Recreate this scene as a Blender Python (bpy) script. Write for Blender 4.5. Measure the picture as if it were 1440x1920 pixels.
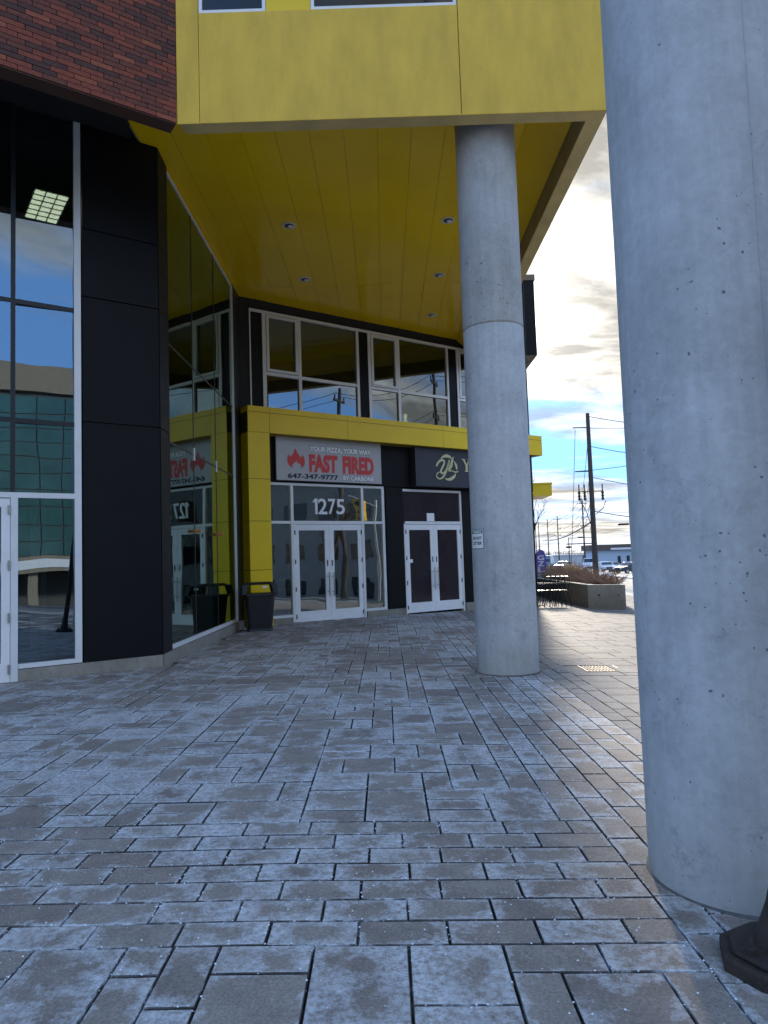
import bpy, math, random
from mathutils import Vector, Matrix
random.seed(7)
R = math.radians
SC = bpy.context.scene
for o in list(bpy.data.objects): bpy.data.objects.remove(o)
COL = SC.collection

# ------------------------------------------------------------------ camera
EYE = 1.4
PITCH = 3.814; ROLL = 0.033
cam = bpy.data.cameras.new('camera'); co = bpy.data.objects.new('camera', cam); COL.objects.link(co)
cam.sensor_fit = 'VERTICAL'; cam.sensor_height = 24; cam.lens = 1320 / 1920 * 24
cam.clip_start = .05; cam.clip_end = 6000
_p = R(PITCH); _c, _s = math.cos(ROLL), math.sin(ROLL)
fw = Vector((0, math.cos(_p), math.sin(_p))); up0 = Vector((0, -math.sin(_p), math.cos(_p))); rt0 = Vector((1, 0, 0))
rt = rt0 * _c - up0 * _s; up = rt0 * _s + up0 * _c
mw = Matrix((rt, up, -fw)).transposed().to_4x4(); mw.translation = (0, 0, EYE)
co.matrix_world = mw
SC.camera = co

# ------------------------------------------------------------------ light and sky
SUN_AZ, SUN_EL = 10.2, 21.0            # azimuth clockwise from +Y, elevation
sdir = Vector((math.sin(R(SUN_AZ)) * math.cos(R(SUN_EL)), math.cos(R(SUN_AZ)) * math.cos(R(SUN_EL)), math.sin(R(SUN_EL))))
sl = bpy.data.lights.new('sun', 'SUN'); so = bpy.data.objects.new('sun', sl); COL.objects.link(so)
sl.energy = 1.35; sl.angle = R(4); sl.color = (1, .9, .76)
so.rotation_euler = (-sdir).to_track_quat('-Z', 'Y').to_euler(); so.location = (30, 60, 60)

def N(nt, t, **kw):
    n = nt.nodes.new(t)
    for k, v in kw.items():
        if k.startswith('i_'):
            key = k[2:]
            n.inputs[int(key) if key.isdigit() else key.replace('_', ' ')].default_value = v
        else: setattr(n, k, v)
    return n
def L(nt, a, b): nt.links.new(a, b)
def mth(nt, op, a, b=None, c=None, clamp=False):
    n = nt.nodes.new('ShaderNodeMath'); n.operation = op; n.use_clamp = clamp
    for i, v in enumerate((a, b, c)):
        if v is None: continue
        if isinstance(v, (int, float)): n.inputs[i].default_value = v
        else: nt.links.new(v, n.inputs[i])
    return n.outputs[0]
def ramp(nt, fac, stops, interp='LINEAR'):
    n = nt.nodes.new('ShaderNodeValToRGB'); n.color_ramp.interpolation = interp
    e = n.color_ramp.elements
    while len(e) < len(stops): e.new(.5)
    for q, (p, c) in zip(e, stops):
        q.position = p; q.color = (c, c, c, 1) if isinstance(c, (int, float)) else tuple(c) + (1,)
    nt.links.new(fac, n.inputs[0]); return n.outputs[0]
def mixc(nt, fac, a, b, mode='MIX'):
    n = nt.nodes.new('ShaderNodeMix'); n.data_type = 'RGBA'; n.blend_type = mode
    for i, v in ((0, fac), (6, a), (7, b)):
        if isinstance(v, (int, float)): n.inputs[i].default_value = v if i == 0 else (v, v, v, 1)
        elif isinstance(v, tuple): n.inputs[i].default_value = v if len(v) == 4 else v + (1,)
        else: nt.links.new(v, n.inputs[i])
    return n.outputs[2]

CLOUD_AT = (19.12, -18.685, 5.193)
W = bpy.data.worlds.new('World'); SC.world = W; W.use_nodes = True
nt = W.node_tree; nt.nodes.clear()
out = N(nt, 'ShaderNodeOutputWorld'); bg = N(nt, 'ShaderNodeBackground'); bg.inputs[1].default_value = .15
sky = N(nt, 'ShaderNodeTexSky', sky_type='NISHITA', sun_disc=False, sun_elevation=R(SUN_EL), sun_rotation=R(SUN_AZ),
        air_density=1.0, dust_density=0.0, ozone_density=3.0)
tc = N(nt, 'ShaderNodeTexCoord')
sx = N(nt, 'ShaderNodeSeparateXYZ'); L(nt, tc.outputs['Generated'], sx.inputs[0])
zz = mth(nt, 'ADD', mth(nt, 'MAXIMUM', sx.outputs[2], 0.0), .10)
cu = mth(nt, 'DIVIDE', sx.outputs[0], zz); cv = mth(nt, 'DIVIDE', sx.outputs[1], zz)
cc = N(nt, 'ShaderNodeCombineXYZ'); L(nt, cu, cc.inputs[0]); L(nt, cv, cc.inputs[1])
mp = N(nt, 'ShaderNodeMapping'); L(nt, cc.outputs[0], mp.inputs[0])
mp.inputs['Location'].default_value = CLOUD_AT; mp.inputs['Rotation'].default_value = (0, 0, R(-24)); mp.inputs['Scale'].default_value = (.55, .95, 1)
n1 = N(nt, 'ShaderNodeTexNoise', i_Scale=.72, i_Detail=11.0, i_Roughness=.58, i_Distortion=.25); L(nt, mp.outputs[0], n1.inputs['Vector'])
n2 = N(nt, 'ShaderNodeTexNoise', i_Scale=3.1, i_Detail=8.0, i_Roughness=.6, i_Distortion=.4); L(nt, mp.outputs[0], n2.inputs['Vector'])
mask = ramp(nt, n1.outputs[0], [(.45, 0.0), (.51, .6), (.58, 1.0)])
# forward scattering: clouds are brighter towards the sun
vd = N(nt, 'ShaderNodeVectorMath', operation='DOT_PRODUCT'); L(nt, tc.outputs['Generated'], vd.inputs[0]); vd.inputs[1].default_value = sdir
dt = mth(nt, 'MAXIMUM', vd.outputs['Value'], 0.0)
fwd = mth(nt, 'POWER', dt, 14.0)
fw2 = mth(nt, 'POWER', dt, 260.0)
lum = mth(nt, 'ADD', mth(nt, 'MULTIPLY_ADD', fwd, .25, 1.82), mth(nt, 'MULTIPLY', fw2, 5.0))
shade = ramp(nt, n2.outputs[0], [(.40, .38), (.62, 1.1)])
cl = N(nt, 'ShaderNodeCombineColor')
lumS = mth(nt, 'MULTIPLY', lum, shade)
L(nt, lumS, cl.inputs[0]); L(nt, mth(nt, 'MULTIPLY', lumS, .96), cl.inputs[1]); L(nt, mth(nt, 'MULTIPLY', lumS, .88), cl.inputs[2])
# sky dome compressed uniformly (camera tone curve applied evenly to the whole dome)
gam = N(nt, 'ShaderNodeGamma'); gam.inputs[1].default_value = .12; L(nt, sky.outputs[0], gam.inputs[0])
hs = N(nt, 'ShaderNodeHueSaturation'); hs.inputs['Saturation'].default_value = 1.3; hs.inputs['Value'].default_value = 1.25; L(nt, gam.outputs[0], hs.inputs['Color'])
haze = ramp(nt, sx.outputs[2], [(0.0, .8), (.035, .5), (.10, 0.0)])
wb_ = mixc(nt, 1.0, hs.outputs[0], (.46, .88, 1.62), 'MULTIPLY')
hc = mixc(nt, haze, wb_, (1.9, 1.85, 1.75))
L(nt, mixc(nt, mask, hc, cl.outputs[0]), bg.inputs[0]); L(nt, bg.outputs[0], out.inputs[0])

SC.view_settings.view_transform = 'Standard'; SC.view_settings.look = 'None'
SC.view_settings.exposure = 2.32; SC.view_settings.gamma = 1.0; SC.view_settings.use_curve_mapping = False
SC.render.engine = 'CYCLES'
SC.render.resolution_x = 768; SC.render.resolution_y = 1024
SC.cycles.max_bounces = 8; SC.cycles.diffuse_bounces = 6; SC.cycles.transparent_max_bounces = 12; SC.cycles.glossy_bounces = 4
SC.cycles.caustics_reflective = False; SC.cycles.caustics_refractive = False

# ------------------------------------------------------------------ helpers
class MB:
    def __init__(s): s.v = []; s.f = []
    def add(s, vs, fs):
        b = len(s.v); s.v += [tuple(p) for p in vs]; s.f += [tuple(i + b for i in f) for f in fs]; return s
    def hexa(s, p):       # 8 points: bottom loop then top loop
        return s.add(p, [(0, 3, 2, 1), (4, 5, 6, 7), (0, 1, 5, 4), (1, 2, 6, 5), (2, 3, 7, 6), (3, 0, 4, 7)])
    def box(s, x0, x1, y0, y1, z0, z1):
        return s.hexa([(x0, y0, z0), (x1, y0, z0), (x1, y1, z0), (x0, y1, z0), (x0, y0, z1), (x1, y0, z1), (x1, y1, z1), (x0, y1, z1)])
    def prism(s, poly, z0, z1):
        k = len(poly)
        return s.add([(x, y, z0) for x, y in poly] + [(x, y, z1) for x, y in poly],
                     [tuple(range(k - 1, -1, -1)), tuple(range(k, 2 * k))] + [(i, (i + 1) % k, k + (i + 1) % k, k + i) for i in range(k)])
    def tube(s, p, q, r0, r1=None, n=8, cap=True):
        p, q = Vector(p), Vector(q); r1 = r0 if r1 is None else r1
        d = (q - p).normalized(); a = d.orthogonal().normalized(); b = d.cross(a)
        vs = []
        for c, r in ((p, r0), (q, r1)):
            for i in range(n):
                t = 2 * math.pi * i / n; vs.append(c + (a * math.cos(t) + b * math.sin(t)) * r)
        fs = [(i, (i + 1) % n, n + (i + 1) % n, n + i) for i in range(n)]
        if cap: fs += [tuple(range(n - 1, -1, -1)), tuple(range(n, 2 * n))]
        return s.add(vs, fs)
    def path(s, pts, r, n=6):
        pts = [Vector(p) for p in pts]; k = len(pts); vs = []; a = None
        for i, p in enumerate(pts):
            d = (pts[min(i + 1, k - 1)] - pts[max(i - 1, 0)]).normalized()
            a = (a - d * a.dot(d)).normalized() if a is not None else d.orthogonal().normalized()
            b = d.cross(a)
            for j in range(n):
                t = 2 * math.pi * j / n; vs.append(p + (a * math.cos(t) + b * math.sin(t)) * r)
        fs = [(i * n + j, i * n + (j + 1) % n, (i + 1) * n + (j + 1) % n, (i + 1) * n + j) for i in range(k - 1) for j in range(n)]
        fs += [tuple(range(n - 1, -1, -1)), tuple(range((k - 1) * n, k * n))]
        return s.add(vs, fs)
    def lathe(s, prof, n=32, c=(0, 0)):
        k = len(prof); vs = []
        for r, z in prof:
            for j in range(n):
                t = 2 * math.pi * j / n; vs.append((c[0] + r * math.cos(t), c[1] + r * math.sin(t), z))
        fs = [(i * n + j, i * n + (j + 1) % n, (i + 1) * n + (j + 1) % n, (i + 1) * n + j) for i in range(k - 1) for j in range(n)]
        fs += [tuple(range(n - 1, -1, -1)), tuple(range((k - 1) * n, k * n))]
        return s.add(vs, fs)
    def build(s, name, m, parent=None, smooth=False, loc=None, bevel=0):
        me = bpy.data.meshes.new(name); me.from_pydata(s.v, [], s.f); me.update()
        return mobj(name, me, m, parent, smooth, loc, bevel)
def mobj(name, me, m, parent=None, smooth=False, loc=None, bevel=0):
    if m is not None and not me.materials: me.materials.append(m)
    o = bpy.data.objects.new(name, me); COL.objects.link(o)
    if parent: o.parent = parent
    if loc: o.location = loc
    if smooth:
        me.polygons.foreach_set('use_smooth', [True] * len(me.polygons))
        try: me.set_sharp_from_angle(angle=R(40))
        except Exception: pass
    if bevel:
        b = o.modifiers.new('bevel', 'BEVEL'); b.width = bevel; b.segments = 2; b.limit_method = 'ANGLE'; b.angle_limit = R(35)
    return o
def tag(o, label=None, cat=None, group=None, kind=None):
    if label: o['label'] = label
    if cat: o['category'] = cat
    if group: o['group'] = group
    if kind: o['kind'] = kind
    return o
def empty(name, loc=(0, 0, 0), rz=0):
    o = bpy.data.objects.new(name, None); COL.objects.link(o); o.location = loc; o.rotation_euler.z = rz
    o.empty_display_size = .2; return o
def copy_tree(o, parent=None):
    c = o.copy(); COL.objects.link(c); c.parent = parent
    for ch in list(o.children): copy_tree(ch, c)
    return c
class Fr:                 # a facade frame: s along the wall, o outwards, z up
    def __init__(s, P, d): s.P = Vector((P[0], P[1], 0)); s.d = Vector((d[0], d[1], 0)).normalized(); s.n = Vector((s.d.y, -s.d.x, 0))
    def pt(s, a, o, z): return s.P + s.d * a + s.n * o + Vector((0, 0, z))
    def bx(s, mb, s0, s1, o0, o1, z0, z1):
        p = s.pt; lo, hi = o0, o1
        return mb.hexa([p(s0, hi, z0), p(s1, hi, z0), p(s1, lo, z0), p(s0, lo, z0), p(s0, hi, z1), p(s1, hi, z1), p(s1, lo, z1), p(s0, lo, z1)])
    def part(s, name, m, parent, *boxes, bevel=0):
        mb = MB()
        for b in boxes: s.bx(mb, *b)
        return mb.build(name, m, parent, bevel=bevel)

# ground height of the plaza and of the street beyond (falls away to the right)
def zg(x):
    if x < -.5: return .013 - .012 * (x + .5) if x > -8 else .103
    if x < 8: return -.026 * x
    if x < 50: return -.208 - .05 * (x - 8)
    return -2.308

# ------------------------------------------------------------------ materials
def base_mat(name):
    m = bpy.data.materials.new(name); m.use_nodes = True
    t = m.node_tree; t.nodes.clear()
    o = N(t, 'ShaderNodeOutputMaterial'); b = N(t, 'ShaderNodeBsdfPrincipled'); L(t, b.outputs[0], o.inputs[0])
    return m, t, b
def pos(t, scale=None):
    g = N(t, 'ShaderNodeNewGeometry')
    if scale is None: return g.outputs['Position']
    q = N(t, 'ShaderNodeMapping'); L(t, g.outputs['Position'], q.inputs[0]); q.inputs['Scale'].default_value = scale
    return q.outputs[0]
def noise(t, vec, scale, detail=6, rough=.55, dist=0):
    n = N(t, 'ShaderNodeTexNoise', i_Scale=float(scale), i_Detail=float(detail), i_Roughness=rough, i_Distortion=float(dist)); L(t, vec, n.inputs['Vector']); return n.outputs[0]
def bumpn(t, b, h, strength, dist=.01):
    q = N(t, 'ShaderNodeBump'); q.inputs['Strength'].default_value = strength; q.inputs['Distance'].default_value = dist
    L(t, h, q.inputs['Height']); L(t, q.outputs[0], b.inputs['Normal'])
def mat(name, col, rough=.5, metal=0., var=.12, vs=4., bump=.0, bs=120., spec=.5, coat=0., rvar=.08, stretch=None, col2=None):
    m, t, b = base_mat(name)
    p = pos(t, stretch)
    n = noise(t, p, vs, 7, .6)
    a = tuple(c * (1 - var) for c in col); c2 = col2 or tuple(min(1, c * (1 + var)) for c in col)
    L(t, ramp(t, n, [(.3, a), (.7, c2)]), b.inputs['Base Color'])
    n3 = noise(t, p, vs * 3.3, 5, .6)
    L(t, mth(t, 'MULTIPLY_ADD', n3, rvar * 2, rough - rvar, clamp=True), b.inputs['Roughness'])
    b.inputs['Metallic'].default_value = metal; b.inputs['Specular IOR Level'].default_value = spec
    b.inputs['Coat Weight'].default_value = coat; b.inputs['Coat Roughness'].default_value = .15
    if bump: bumpn(t, b, noise(t, p, bs, 4, .6), bump)
    return m
def concrete(name, col, pits=1., stain=.25, scale=1.):
    m, t, b = base_mat(name); p = pos(t)
    big = noise(t, p, 1.6 * scale, 8, .62, .4); fine = noise(t, p, 26 * scale, 6, .7)
    c = ramp(t, big, [(.28, tuple(v * (1 - stain) for v in col)), (.5, col), (.74, tuple(min(1, v * (1 + stain * .55)) for v in col))])
    c = mixc(t, .35, c, ramp(t, fine, [(.3, .55), (.7, 1.0)]), 'MULTIPLY')
    streak = noise(t, pos(t, (7, 7, .35)), 2.2, 5, .6)
    c = mixc(t, .5, c, ramp(t, streak, [(.35, .8), (.6, 1.0)]), 'MULTIPLY')
    gz = N(t, 'ShaderNodeSeparateXYZ'); L(t, p, gz.inputs[0])
    spl = mth(t, 'MULTIPLY', ramp(t, mth(t, 'ADD', gz.outputs[2], mth(t, 'MULTIPLY', big, .5)), [(.2, 1.0), (.75, 0.0)]), .5)
    c = mixc(t, spl, c, tuple(v * k for v, k in zip(col, (.62, .58, .5))))
    mot = ramp(t, noise(t, p, 6.5, 7, .75, .3), [(.35, .84), (.62, 1.06)])
    c = mixc(t, .5, c, mot, 'MULTIPLY')
    # bug holes
    wv = N(t, 'ShaderNodeTexVoronoi', i_Scale=44. * scale); 
    wp = N(t, 'ShaderNodeVectorMath', operation='ADD'); L(t, p, wp.inputs[0])
    nn = N(t, 'ShaderNodeTexNoise', i_Scale=9., i_Detail=3.); L(t, p, nn.inputs['Vector'])
    sc = N(t, 'ShaderNodeVectorMath', operation='SCALE'); L(t, nn.outputs['Color'], sc.inputs[0]); sc.inputs['Scale'].default_value = .07
    L(t, sc.outputs[0], wp.inputs[1]); L(t, wp.outputs[0], wv.inputs['Vector'])
    sz = N(t, 'ShaderNodeSeparateColor'); L(t, wv.outputs['Color'], sz.inputs[0])
    thr = mth(t, 'MULTIPLY', mth(t, 'POWER', sz.outputs[0], 8.0), .42 * pits)
    clus = ramp(t, noise(t, p, 2.3 * scale, 3, .5), [(.42, 0.0), (.62, 1.0)])
    thr = mth(t, 'MULTIPLY', thr, mth(t, 'MULTIPLY_ADD', clus, .85, .25))
    hole = mth(t, 'LESS_THAN', wv.outputs['Distance'], thr)
    # dark smudges and scuffs, heavier low down
    sm = mth(t, 'MULTIPLY', ramp(t, noise(t, p, 3.6, 12, .78, .4), [(.53, 0.0), (.64, 1.0)]), ramp(t, noise(t, p, 42, 5, .7), [(.38, 0.1), (.56, 1.0)]))
    sm = mth(t, 'MULTIPLY', sm, ramp(t, mth(t, 'MULTIPLY', gz.outputs[2], .2), [(.0, .55), (.3, .42), (.6, .06)]))
    c = mixc(t, sm, c, tuple(v * .3 for v in col))
    # scattered fine speckle
    sp = ramp(t, noise(t, p, 95 * scale, 3, .6), [(.27, 1.0), (.34, 0.0)])
    spm = mth(t, 'MULTIPLY', sp, mth(t, 'MULTIPLY', clus, .55))
    c = mixc(t, spm, c, tuple(v * .35 for v in col))
    c = mixc(t, mth(t, 'MULTIPLY', hole, .85), c, tuple(v * .22 for v in col))
    L(t, c, b.inputs['Base Color']); b.inputs['Roughness'].default_value = .78; b.inputs['Specular IOR Level'].default_value = .3
    h = mth(t, 'SUBTRACT', mth(t, 'MULTIPLY', fine, .25), hole)
    bumpn(t, b, h, .5, .006)
    return m
def glass(name, tint=(.42, .5, .47), base=.10, wav=.05, wscale=.9, gcol=(.93, .97, 1.0)):
    m = bpy.data.materials.new(name); m.use_nodes = True; t = m.node_tree; t.nodes.clear()
    o = N(t, 'ShaderNodeOutputMaterial'); mx = N(t, 'ShaderNodeMixShader'); tr = N(t, 'ShaderNodeBsdfTransparent'); gl = N(t, 'ShaderNodeBsdfGlossy')
    tr.inputs[0].default_value = tint + (1,); gl.inputs['Color'].default_value = gcol + (1,); gl.inputs['Roughness'].default_value = .0
    fr = N(t, 'ShaderNodeFresnel'); fr.inputs[0].default_value = 1.55
    f = mth(t, 'MULTIPLY_ADD', fr.outputs[0], 1.35, base, clamp=True)
    bm = N(t, 'ShaderNodeBump'); bm.inputs['Strength'].default_value = wav; bm.inputs['Distance'].default_value = .1
    L(t, noise(t, pos(t), wscale, 1.5, .4), bm.inputs['Height']); L(t, bm.outputs[0], gl.inputs['Normal'])
    L(t, f, mx.inputs[0]); L(t, tr.outputs[0], mx.inputs[1]); L(t, gl.outputs[0], mx.inputs[2]); L(t, mx.outputs[0], o.inputs[0])
    return m
def emit(name, col, s):
    m = bpy.data.materials.new(name); m.use_nodes = True; t = m.node_tree; t.nodes.clear()
    o = N(t, 'ShaderNodeOutputMaterial'); e = N(t, 'ShaderNodeEmission'); e.inputs[0].default_value = col + (1,); e.inputs[1].default_value = s
    L(t, e.outputs[0], o.inputs[0]); return m

def paver_mat(name, warm, frost_amt, spec=.25):
    m, t, b = base_mat(name); p = pos(t)
    oi = N(t, 'ShaderNodeObjectInfo'); at = N(t, 'ShaderNodeAttribute', attribute_name='rnd')
    rnd = mth(t, 'FRACT', mth(t, 'ADD', mth(t, 'MULTIPLY', oi.outputs['Random'], 7.31), at.outputs['Fac']))
    wn = N(t, 'ShaderNodeTexWhiteNoise', noise_dimensions='1D'); L(t, rnd, wn.inputs['W'])
    r2 = wn.outputs['Value']
    c = ramp(t, rnd, [(0, (.235, .195, .168)), (.35, (.28, .237, .202)), (.7, (.305, .26, .222)), (1, (.255, .205, .172))])
    c = mixc(t, warm, c, (.25, .24, .225))
    off = N(t, 'ShaderNodeCombineXYZ'); L(t, mth(t, 'MULTIPLY', rnd, 37.0), off.inputs[0]); L(t, mth(t, 'MULTIPLY', r2, 23.0), off.inputs[1])
    pv = N(t, 'ShaderNodeVectorMath', operation='ADD'); L(t, p, pv.inputs[0]); L(t, off.outputs[0], pv.inputs[1]); q = pv.outputs[0]
    fine = noise(t, p, 60, 5, .7); mid = noise(t, q, 7, 6, .6, .3)
    c = mixc(t, .85, c, ramp(t, noise(t, p, 85, 6, .8), [(.32, .45), (.68, 1.35)]), 'MULTIPLY')
    c = mixc(t, .55, c, ramp(t, mid, [(.3, .6), (.65, 1.15)]), 'MULTIPLY')
    # frost and dried salt: patches, heavier along the edges of each piece
    uv = N(t, 'ShaderNodeUVMap', uv_map='UVMap'); su = N(t, 'ShaderNodeSeparateXYZ'); L(t, uv.outputs[0], su.inputs[0])
    eu = mth(t, 'MINIMUM', su.outputs[0], mth(t, 'SUBTRACT', 1.0, su.outputs[0])); ev = mth(t, 'MINIMUM', su.outputs[1], mth(t, 'SUBTRACT', 1.0, su.outputs[1]))
    ed = mth(t, 'MINIMUM', eu, ev)
    edge = ramp(t, ed, [(0.0, 1.0), (.09, .55), (.3, 0.0)])
    area = noise(t, p, .55, 4, .6, .5)
    f1 = mth(t, 'ADD', mth(t, 'MULTIPLY', noise(t, q, 6.0, 10, .74, .15), .5), mth(t, 'MULTIPLY', noise(t, p, 3.0, 10, .74, .2), .5))
    v = mth(t, 'ADD', mth(t, 'MULTIPLY', f1, 1.0), mth(t, 'MULTIPLY', area, .62))
    v = mth(t, 'ADD', v, mth(t, 'MULTIPLY_ADD', r2, .14, .08)); v = mth(t, 'ADD', v, mth(t, 'MULTIPLY', edge, .13))
    fr = ramp(t, mth(t, 'MULTIPLY', v, .5), [(.590 - frost_amt * .1, 0.0), (.602 - frost_amt * .1, .5), (.66 - frost_amt * .1, 1.0)])
    fr = mth(t, 'MULTIPLY', fr, ramp(t, noise(t, p, 34, 9, .85), [(.40, .0), (.57, 1.0)]))
    c = mixc(t, mth(t, 'MULTIPLY', fr, .72), c, (.66, .68, .70))
    L(t, c, b.inputs['Base Color'])
    L(t, mth(t, 'MULTIPLY_ADD', fr, .06, .74), b.inputs['Roughness']); b.inputs['Specular IOR Level'].default_value = spec
    h = mth(t, 'ADD', mth(t, 'MULTIPLY', fine, .6), mth(t, 'MULTIPLY', mid, .7))
    bumpn(t, b, h, .55, .006)
    return m

M = {}
M['concrete'] = concrete('cast_concrete', (.52, .535, .54), .75, .2)
M['concrete_up'] = concrete('cast_concrete_upper', (.53, .54, .54), 1.1, .2)
M['concrete2'] = concrete('plinth_concrete', (.36, .335, .29), .7, .35)
M['planter'] = concrete('planter_concrete', (.42, .40, .36), .8, .3)
M['paver'] = paver_mat('frosted_paver', 0.0, 1.0)
M['paver_dry'] = paver_mat('dry_paver', .6, .0, .06)
M['joint'], _t, _b = base_mat('paver_joint')
_f = mth(_t, 'ADD', mth(_t, 'MULTIPLY', noise(_t, pos(_t), 1.3, 5, .6), .6), mth(_t, 'MULTIPLY', noise(_t, pos(_t), 16, 6, .75), .4))
L(_t, ramp(_t, _f, [(.44, (.04, .036, .033)), (.52, (.10, .095, .09)), (.60, (.55, .57, .6))]), _b.inputs['Base Color']); _b.inputs['Roughness'].default_value = .9
M['fascia'] = mat('yellow_stucco', (.80, .52, .068), .75, var=.13, vs=1.6, bump=.45, bs=60, stretch=(2.2, 2.2, .8))
M['fascia_under'] = mat('stucco_soffit_band', (.72, .54, .22), .75, var=.14, vs=2.5, bump=.3, bs=220)
M['inner'] = mat('recess_metal', (.34, .28, .15), .6)
M['soffit'] = mat('yellow_soffit_panel', (.98, .62, .004), .22, var=.05, vs=1.2, spec=.5, rvar=.05)
M['beam'] = mat('yellow_cladding', (.92, .62, .0), .4, var=.05, vs=1.5)
M['beam_joint'] = mat('cladding_joint', (.08, .06, .01), .7)
M['black'] = mat('black_cladding', (.007, .0072, .009), .5, var=.15, vs=1.4, spec=.18)
M['blackwall'] = mat('black_wall', (.012, .012, .014), .7)
M['soffit_dark'] = mat('dark_soffit', (.012, .011, .011), .8)
M['alu'] = mat('silver_aluminium', (.80, .80, .80), .4, metal=.1, var=.05)
M['door'] = mat('white_door_paint', (.88, .88, .88), .4, var=.05)
M['mull'] = mat('black_mullion', (.015, .017, .02), .4)
M['mortar'] = mat('brick_mortar', (.05, .03, .025), .9)
M['glassL'] = glass('lobby_glass', (.42, .48, .46), .20, .05, .8, (.62, .74, .86))
M['glassG'] = glass('curtain_glass', (.40, .47, .42), .16, .05, .7, (.62, .80, .72))
M['glassF'] = glass('shop_glass', (.62, .68, .64), .2, .06, .9)
M['glassU'] = glass('upper_glass', (.18, .22, .22), .18, .05, .6, (.62, .72, .80))
M['glassD'] = glass('dark_ribbon_glass', (.1, .12, .12), -.02, .03)
M['film'] = mat('dark_window_film', (.034, .024, .030), .08, var=.2, vs=6, spec=.6)
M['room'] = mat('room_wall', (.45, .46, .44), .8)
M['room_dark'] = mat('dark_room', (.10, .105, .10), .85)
M['floor_in'] = mat('room_floor', (.10, .10, .095), .35)
M['steel'] = mat('brushed_steel', (.5, .5, .5), .3, metal=.9)
M['blackmetal'] = mat('black_metal', (.012, .012, .013), .42, spec=.5)
M['plastic'] = mat('black_plastic', (.014, .015, .017), .45, var=.2, bump=.1, bs=300)
M['rust'] = mat('rusty_black_iron', (.018, .014, .012), .75, var=.35, vs=14, bump=.7, bs=60, col2=(.05, .032, .022))
M['ice'] = mat('ice_lump', (.75, .8, .85), .3)
M['sign_face'] = mat('sign_face_grey', (.50, .49, .50), .35, var=.03)
M['sign_dark'] = mat('sign_face_dark', (.035, .037, .05), .5, var=.05)
M['white'] = mat('white_paint', (.9, .9, .9), .5, var=.03)
M['red'] = mat('red_vinyl', (.72, .055, .05), .5, var=.05)
M['redglow'] = mat('pale_red_vinyl', (.62, .22, .22), .5, var=.05)
M['navy'] = mat('dark_lettering', (.012, .014, .025), .5)
M['gold'] = mat('cream_gold_letter', (.66, .62, .33), .45, var=.05)
M['green'] = mat('green_sign', (.02, .20, .10), .5)
M['asphalt'] = mat('asphalt', (.17, .165, .155), .8, var=.25, vs=.7, bump=.4, bs=40)
M['paving'] = mat('pale_sidewalk', (.33, .31, .28), .8, var=.15, vs=1.0)
M['wood'] = mat('weathered_pole_wood', (.075, .06, .05), .85, var=.35, vs=6, stretch=(6, 6, .3))
M['bark'] = mat('bare_bark', (.045, .036, .03), .9, var=.3)
M['twig'] = mat('dry_twig', (.27, .155, .09), .9, var=.35, vs=5)
M['straw'] = mat('dry_grass', (.48, .34, .12), .9, var=.3, vs=5)
M['soil'] = mat('soil', (.03, .02, .015), .95, bump=.6, bs=30)
M['sealant'] = mat('grey_sealant', (.10, .095, .09), .8, var=.4, vs=20)
M['snow'] = mat('old_snow', (.75, .77, .8), .7, bump=.4, bs=12)
M['tyre'] = mat('tyre_rubber', (.012, .012, .012), .8)
M['carglass'] = mat('car_glass', (.012, .016, .02), .06, spec=.6)
M['wire'] = mat('cable', (.01, .01, .01), .6)
M['grate'] = mat('rusty_grate', (.085, .058, .028), .6, metal=.3, var=.35, vs=18)
M['orange'] = mat('orange_lit_bracket', (.55, .22, .06), .5)
# ------------------------------------------------------------------ setting: ground, road, pavement
mb = MB()
xs = [-1600, -300, -60, -8, -.5, 8, 12.5, 50, 300, 1800]; ys = [-1500, -300, -60, 0, 40, 120, 400, 2500]
for y in ys:
    for x in xs: mb.v.append((x, y, zg(x) - .12))
k = len(xs)
mb.f = [(j * k + i, j * k + i + 1, (j + 1) * k + i + 1, (j + 1) * k + i) for j in range(len(ys) - 1) for i in range(k - 1)]
tag(mb.build('ground', M['asphalt']), kind='structure')
def sheet(name, m, x0, x1, y0, y1, lift, th=.1):
    cut = sorted(set([x0, x1] + [c for c in (-8, -.5, 8, 50) if x0 < c < x1])); b = MB()
    for a, c in zip(cut, cut[1:]):
        za, zc = zg(a + 1e-6) + lift, zg(c - 1e-6) + lift
        b.hexa([(a, y0, za - th), (c, y0, zc - th), (c, y1, zc - th), (a, y1, za - th), (a, y0, za), (c, y0, zc), (c, y1, zc), (a, y1, za)])
    return tag(b.build(name, m), kind='structure')
plaza = sheet('plaza_pavement', M['joint'], -9, 9.2, -12, 34, -.034, .06)
sheet('sidewalk', M['paving'], 9.2, 11.4, -80, 90, -.03)
sheet('kerb', M['planter'], 11.4, 11.56, -80, 90, -.028, .14)
sheet('road', M['asphalt'], 11.56, 21, -120, 300, -.115, .02)
for i, yy in enumerate(range(-60, 200, 9)):
    sheet('lane_marking', M['white'], 16.2, 16.32, yy, yy + 3, -.109, .004)
sheet('far_kerb', M['planter'], 21, 21.2, -80, 300, -.03, .12)
b = MB()
for i in range(26):          # snow ploughed along the far kerb
    x = 21.6 + random.random() * .5; y = 30 + i * 4 + random.random(); z = zg(x) - .1; l = 2.5; w = .5 + random.random() * .6; h = .12 + .25 * random.random()
    b.lathe([(w, 0), (w * .8, h * .6), (w * .35, h)], 8)
    for q in range(len(b.v) - 24, len(b.v)):
        vx, vy, vz = b.v[q]; b.v[q] = (x + vx * .7, y + vy * l + random.uniform(-.1, .1), z + vz)
tag(b.build('snow_bank', M['snow'], smooth=True), kind='structure')

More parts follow.
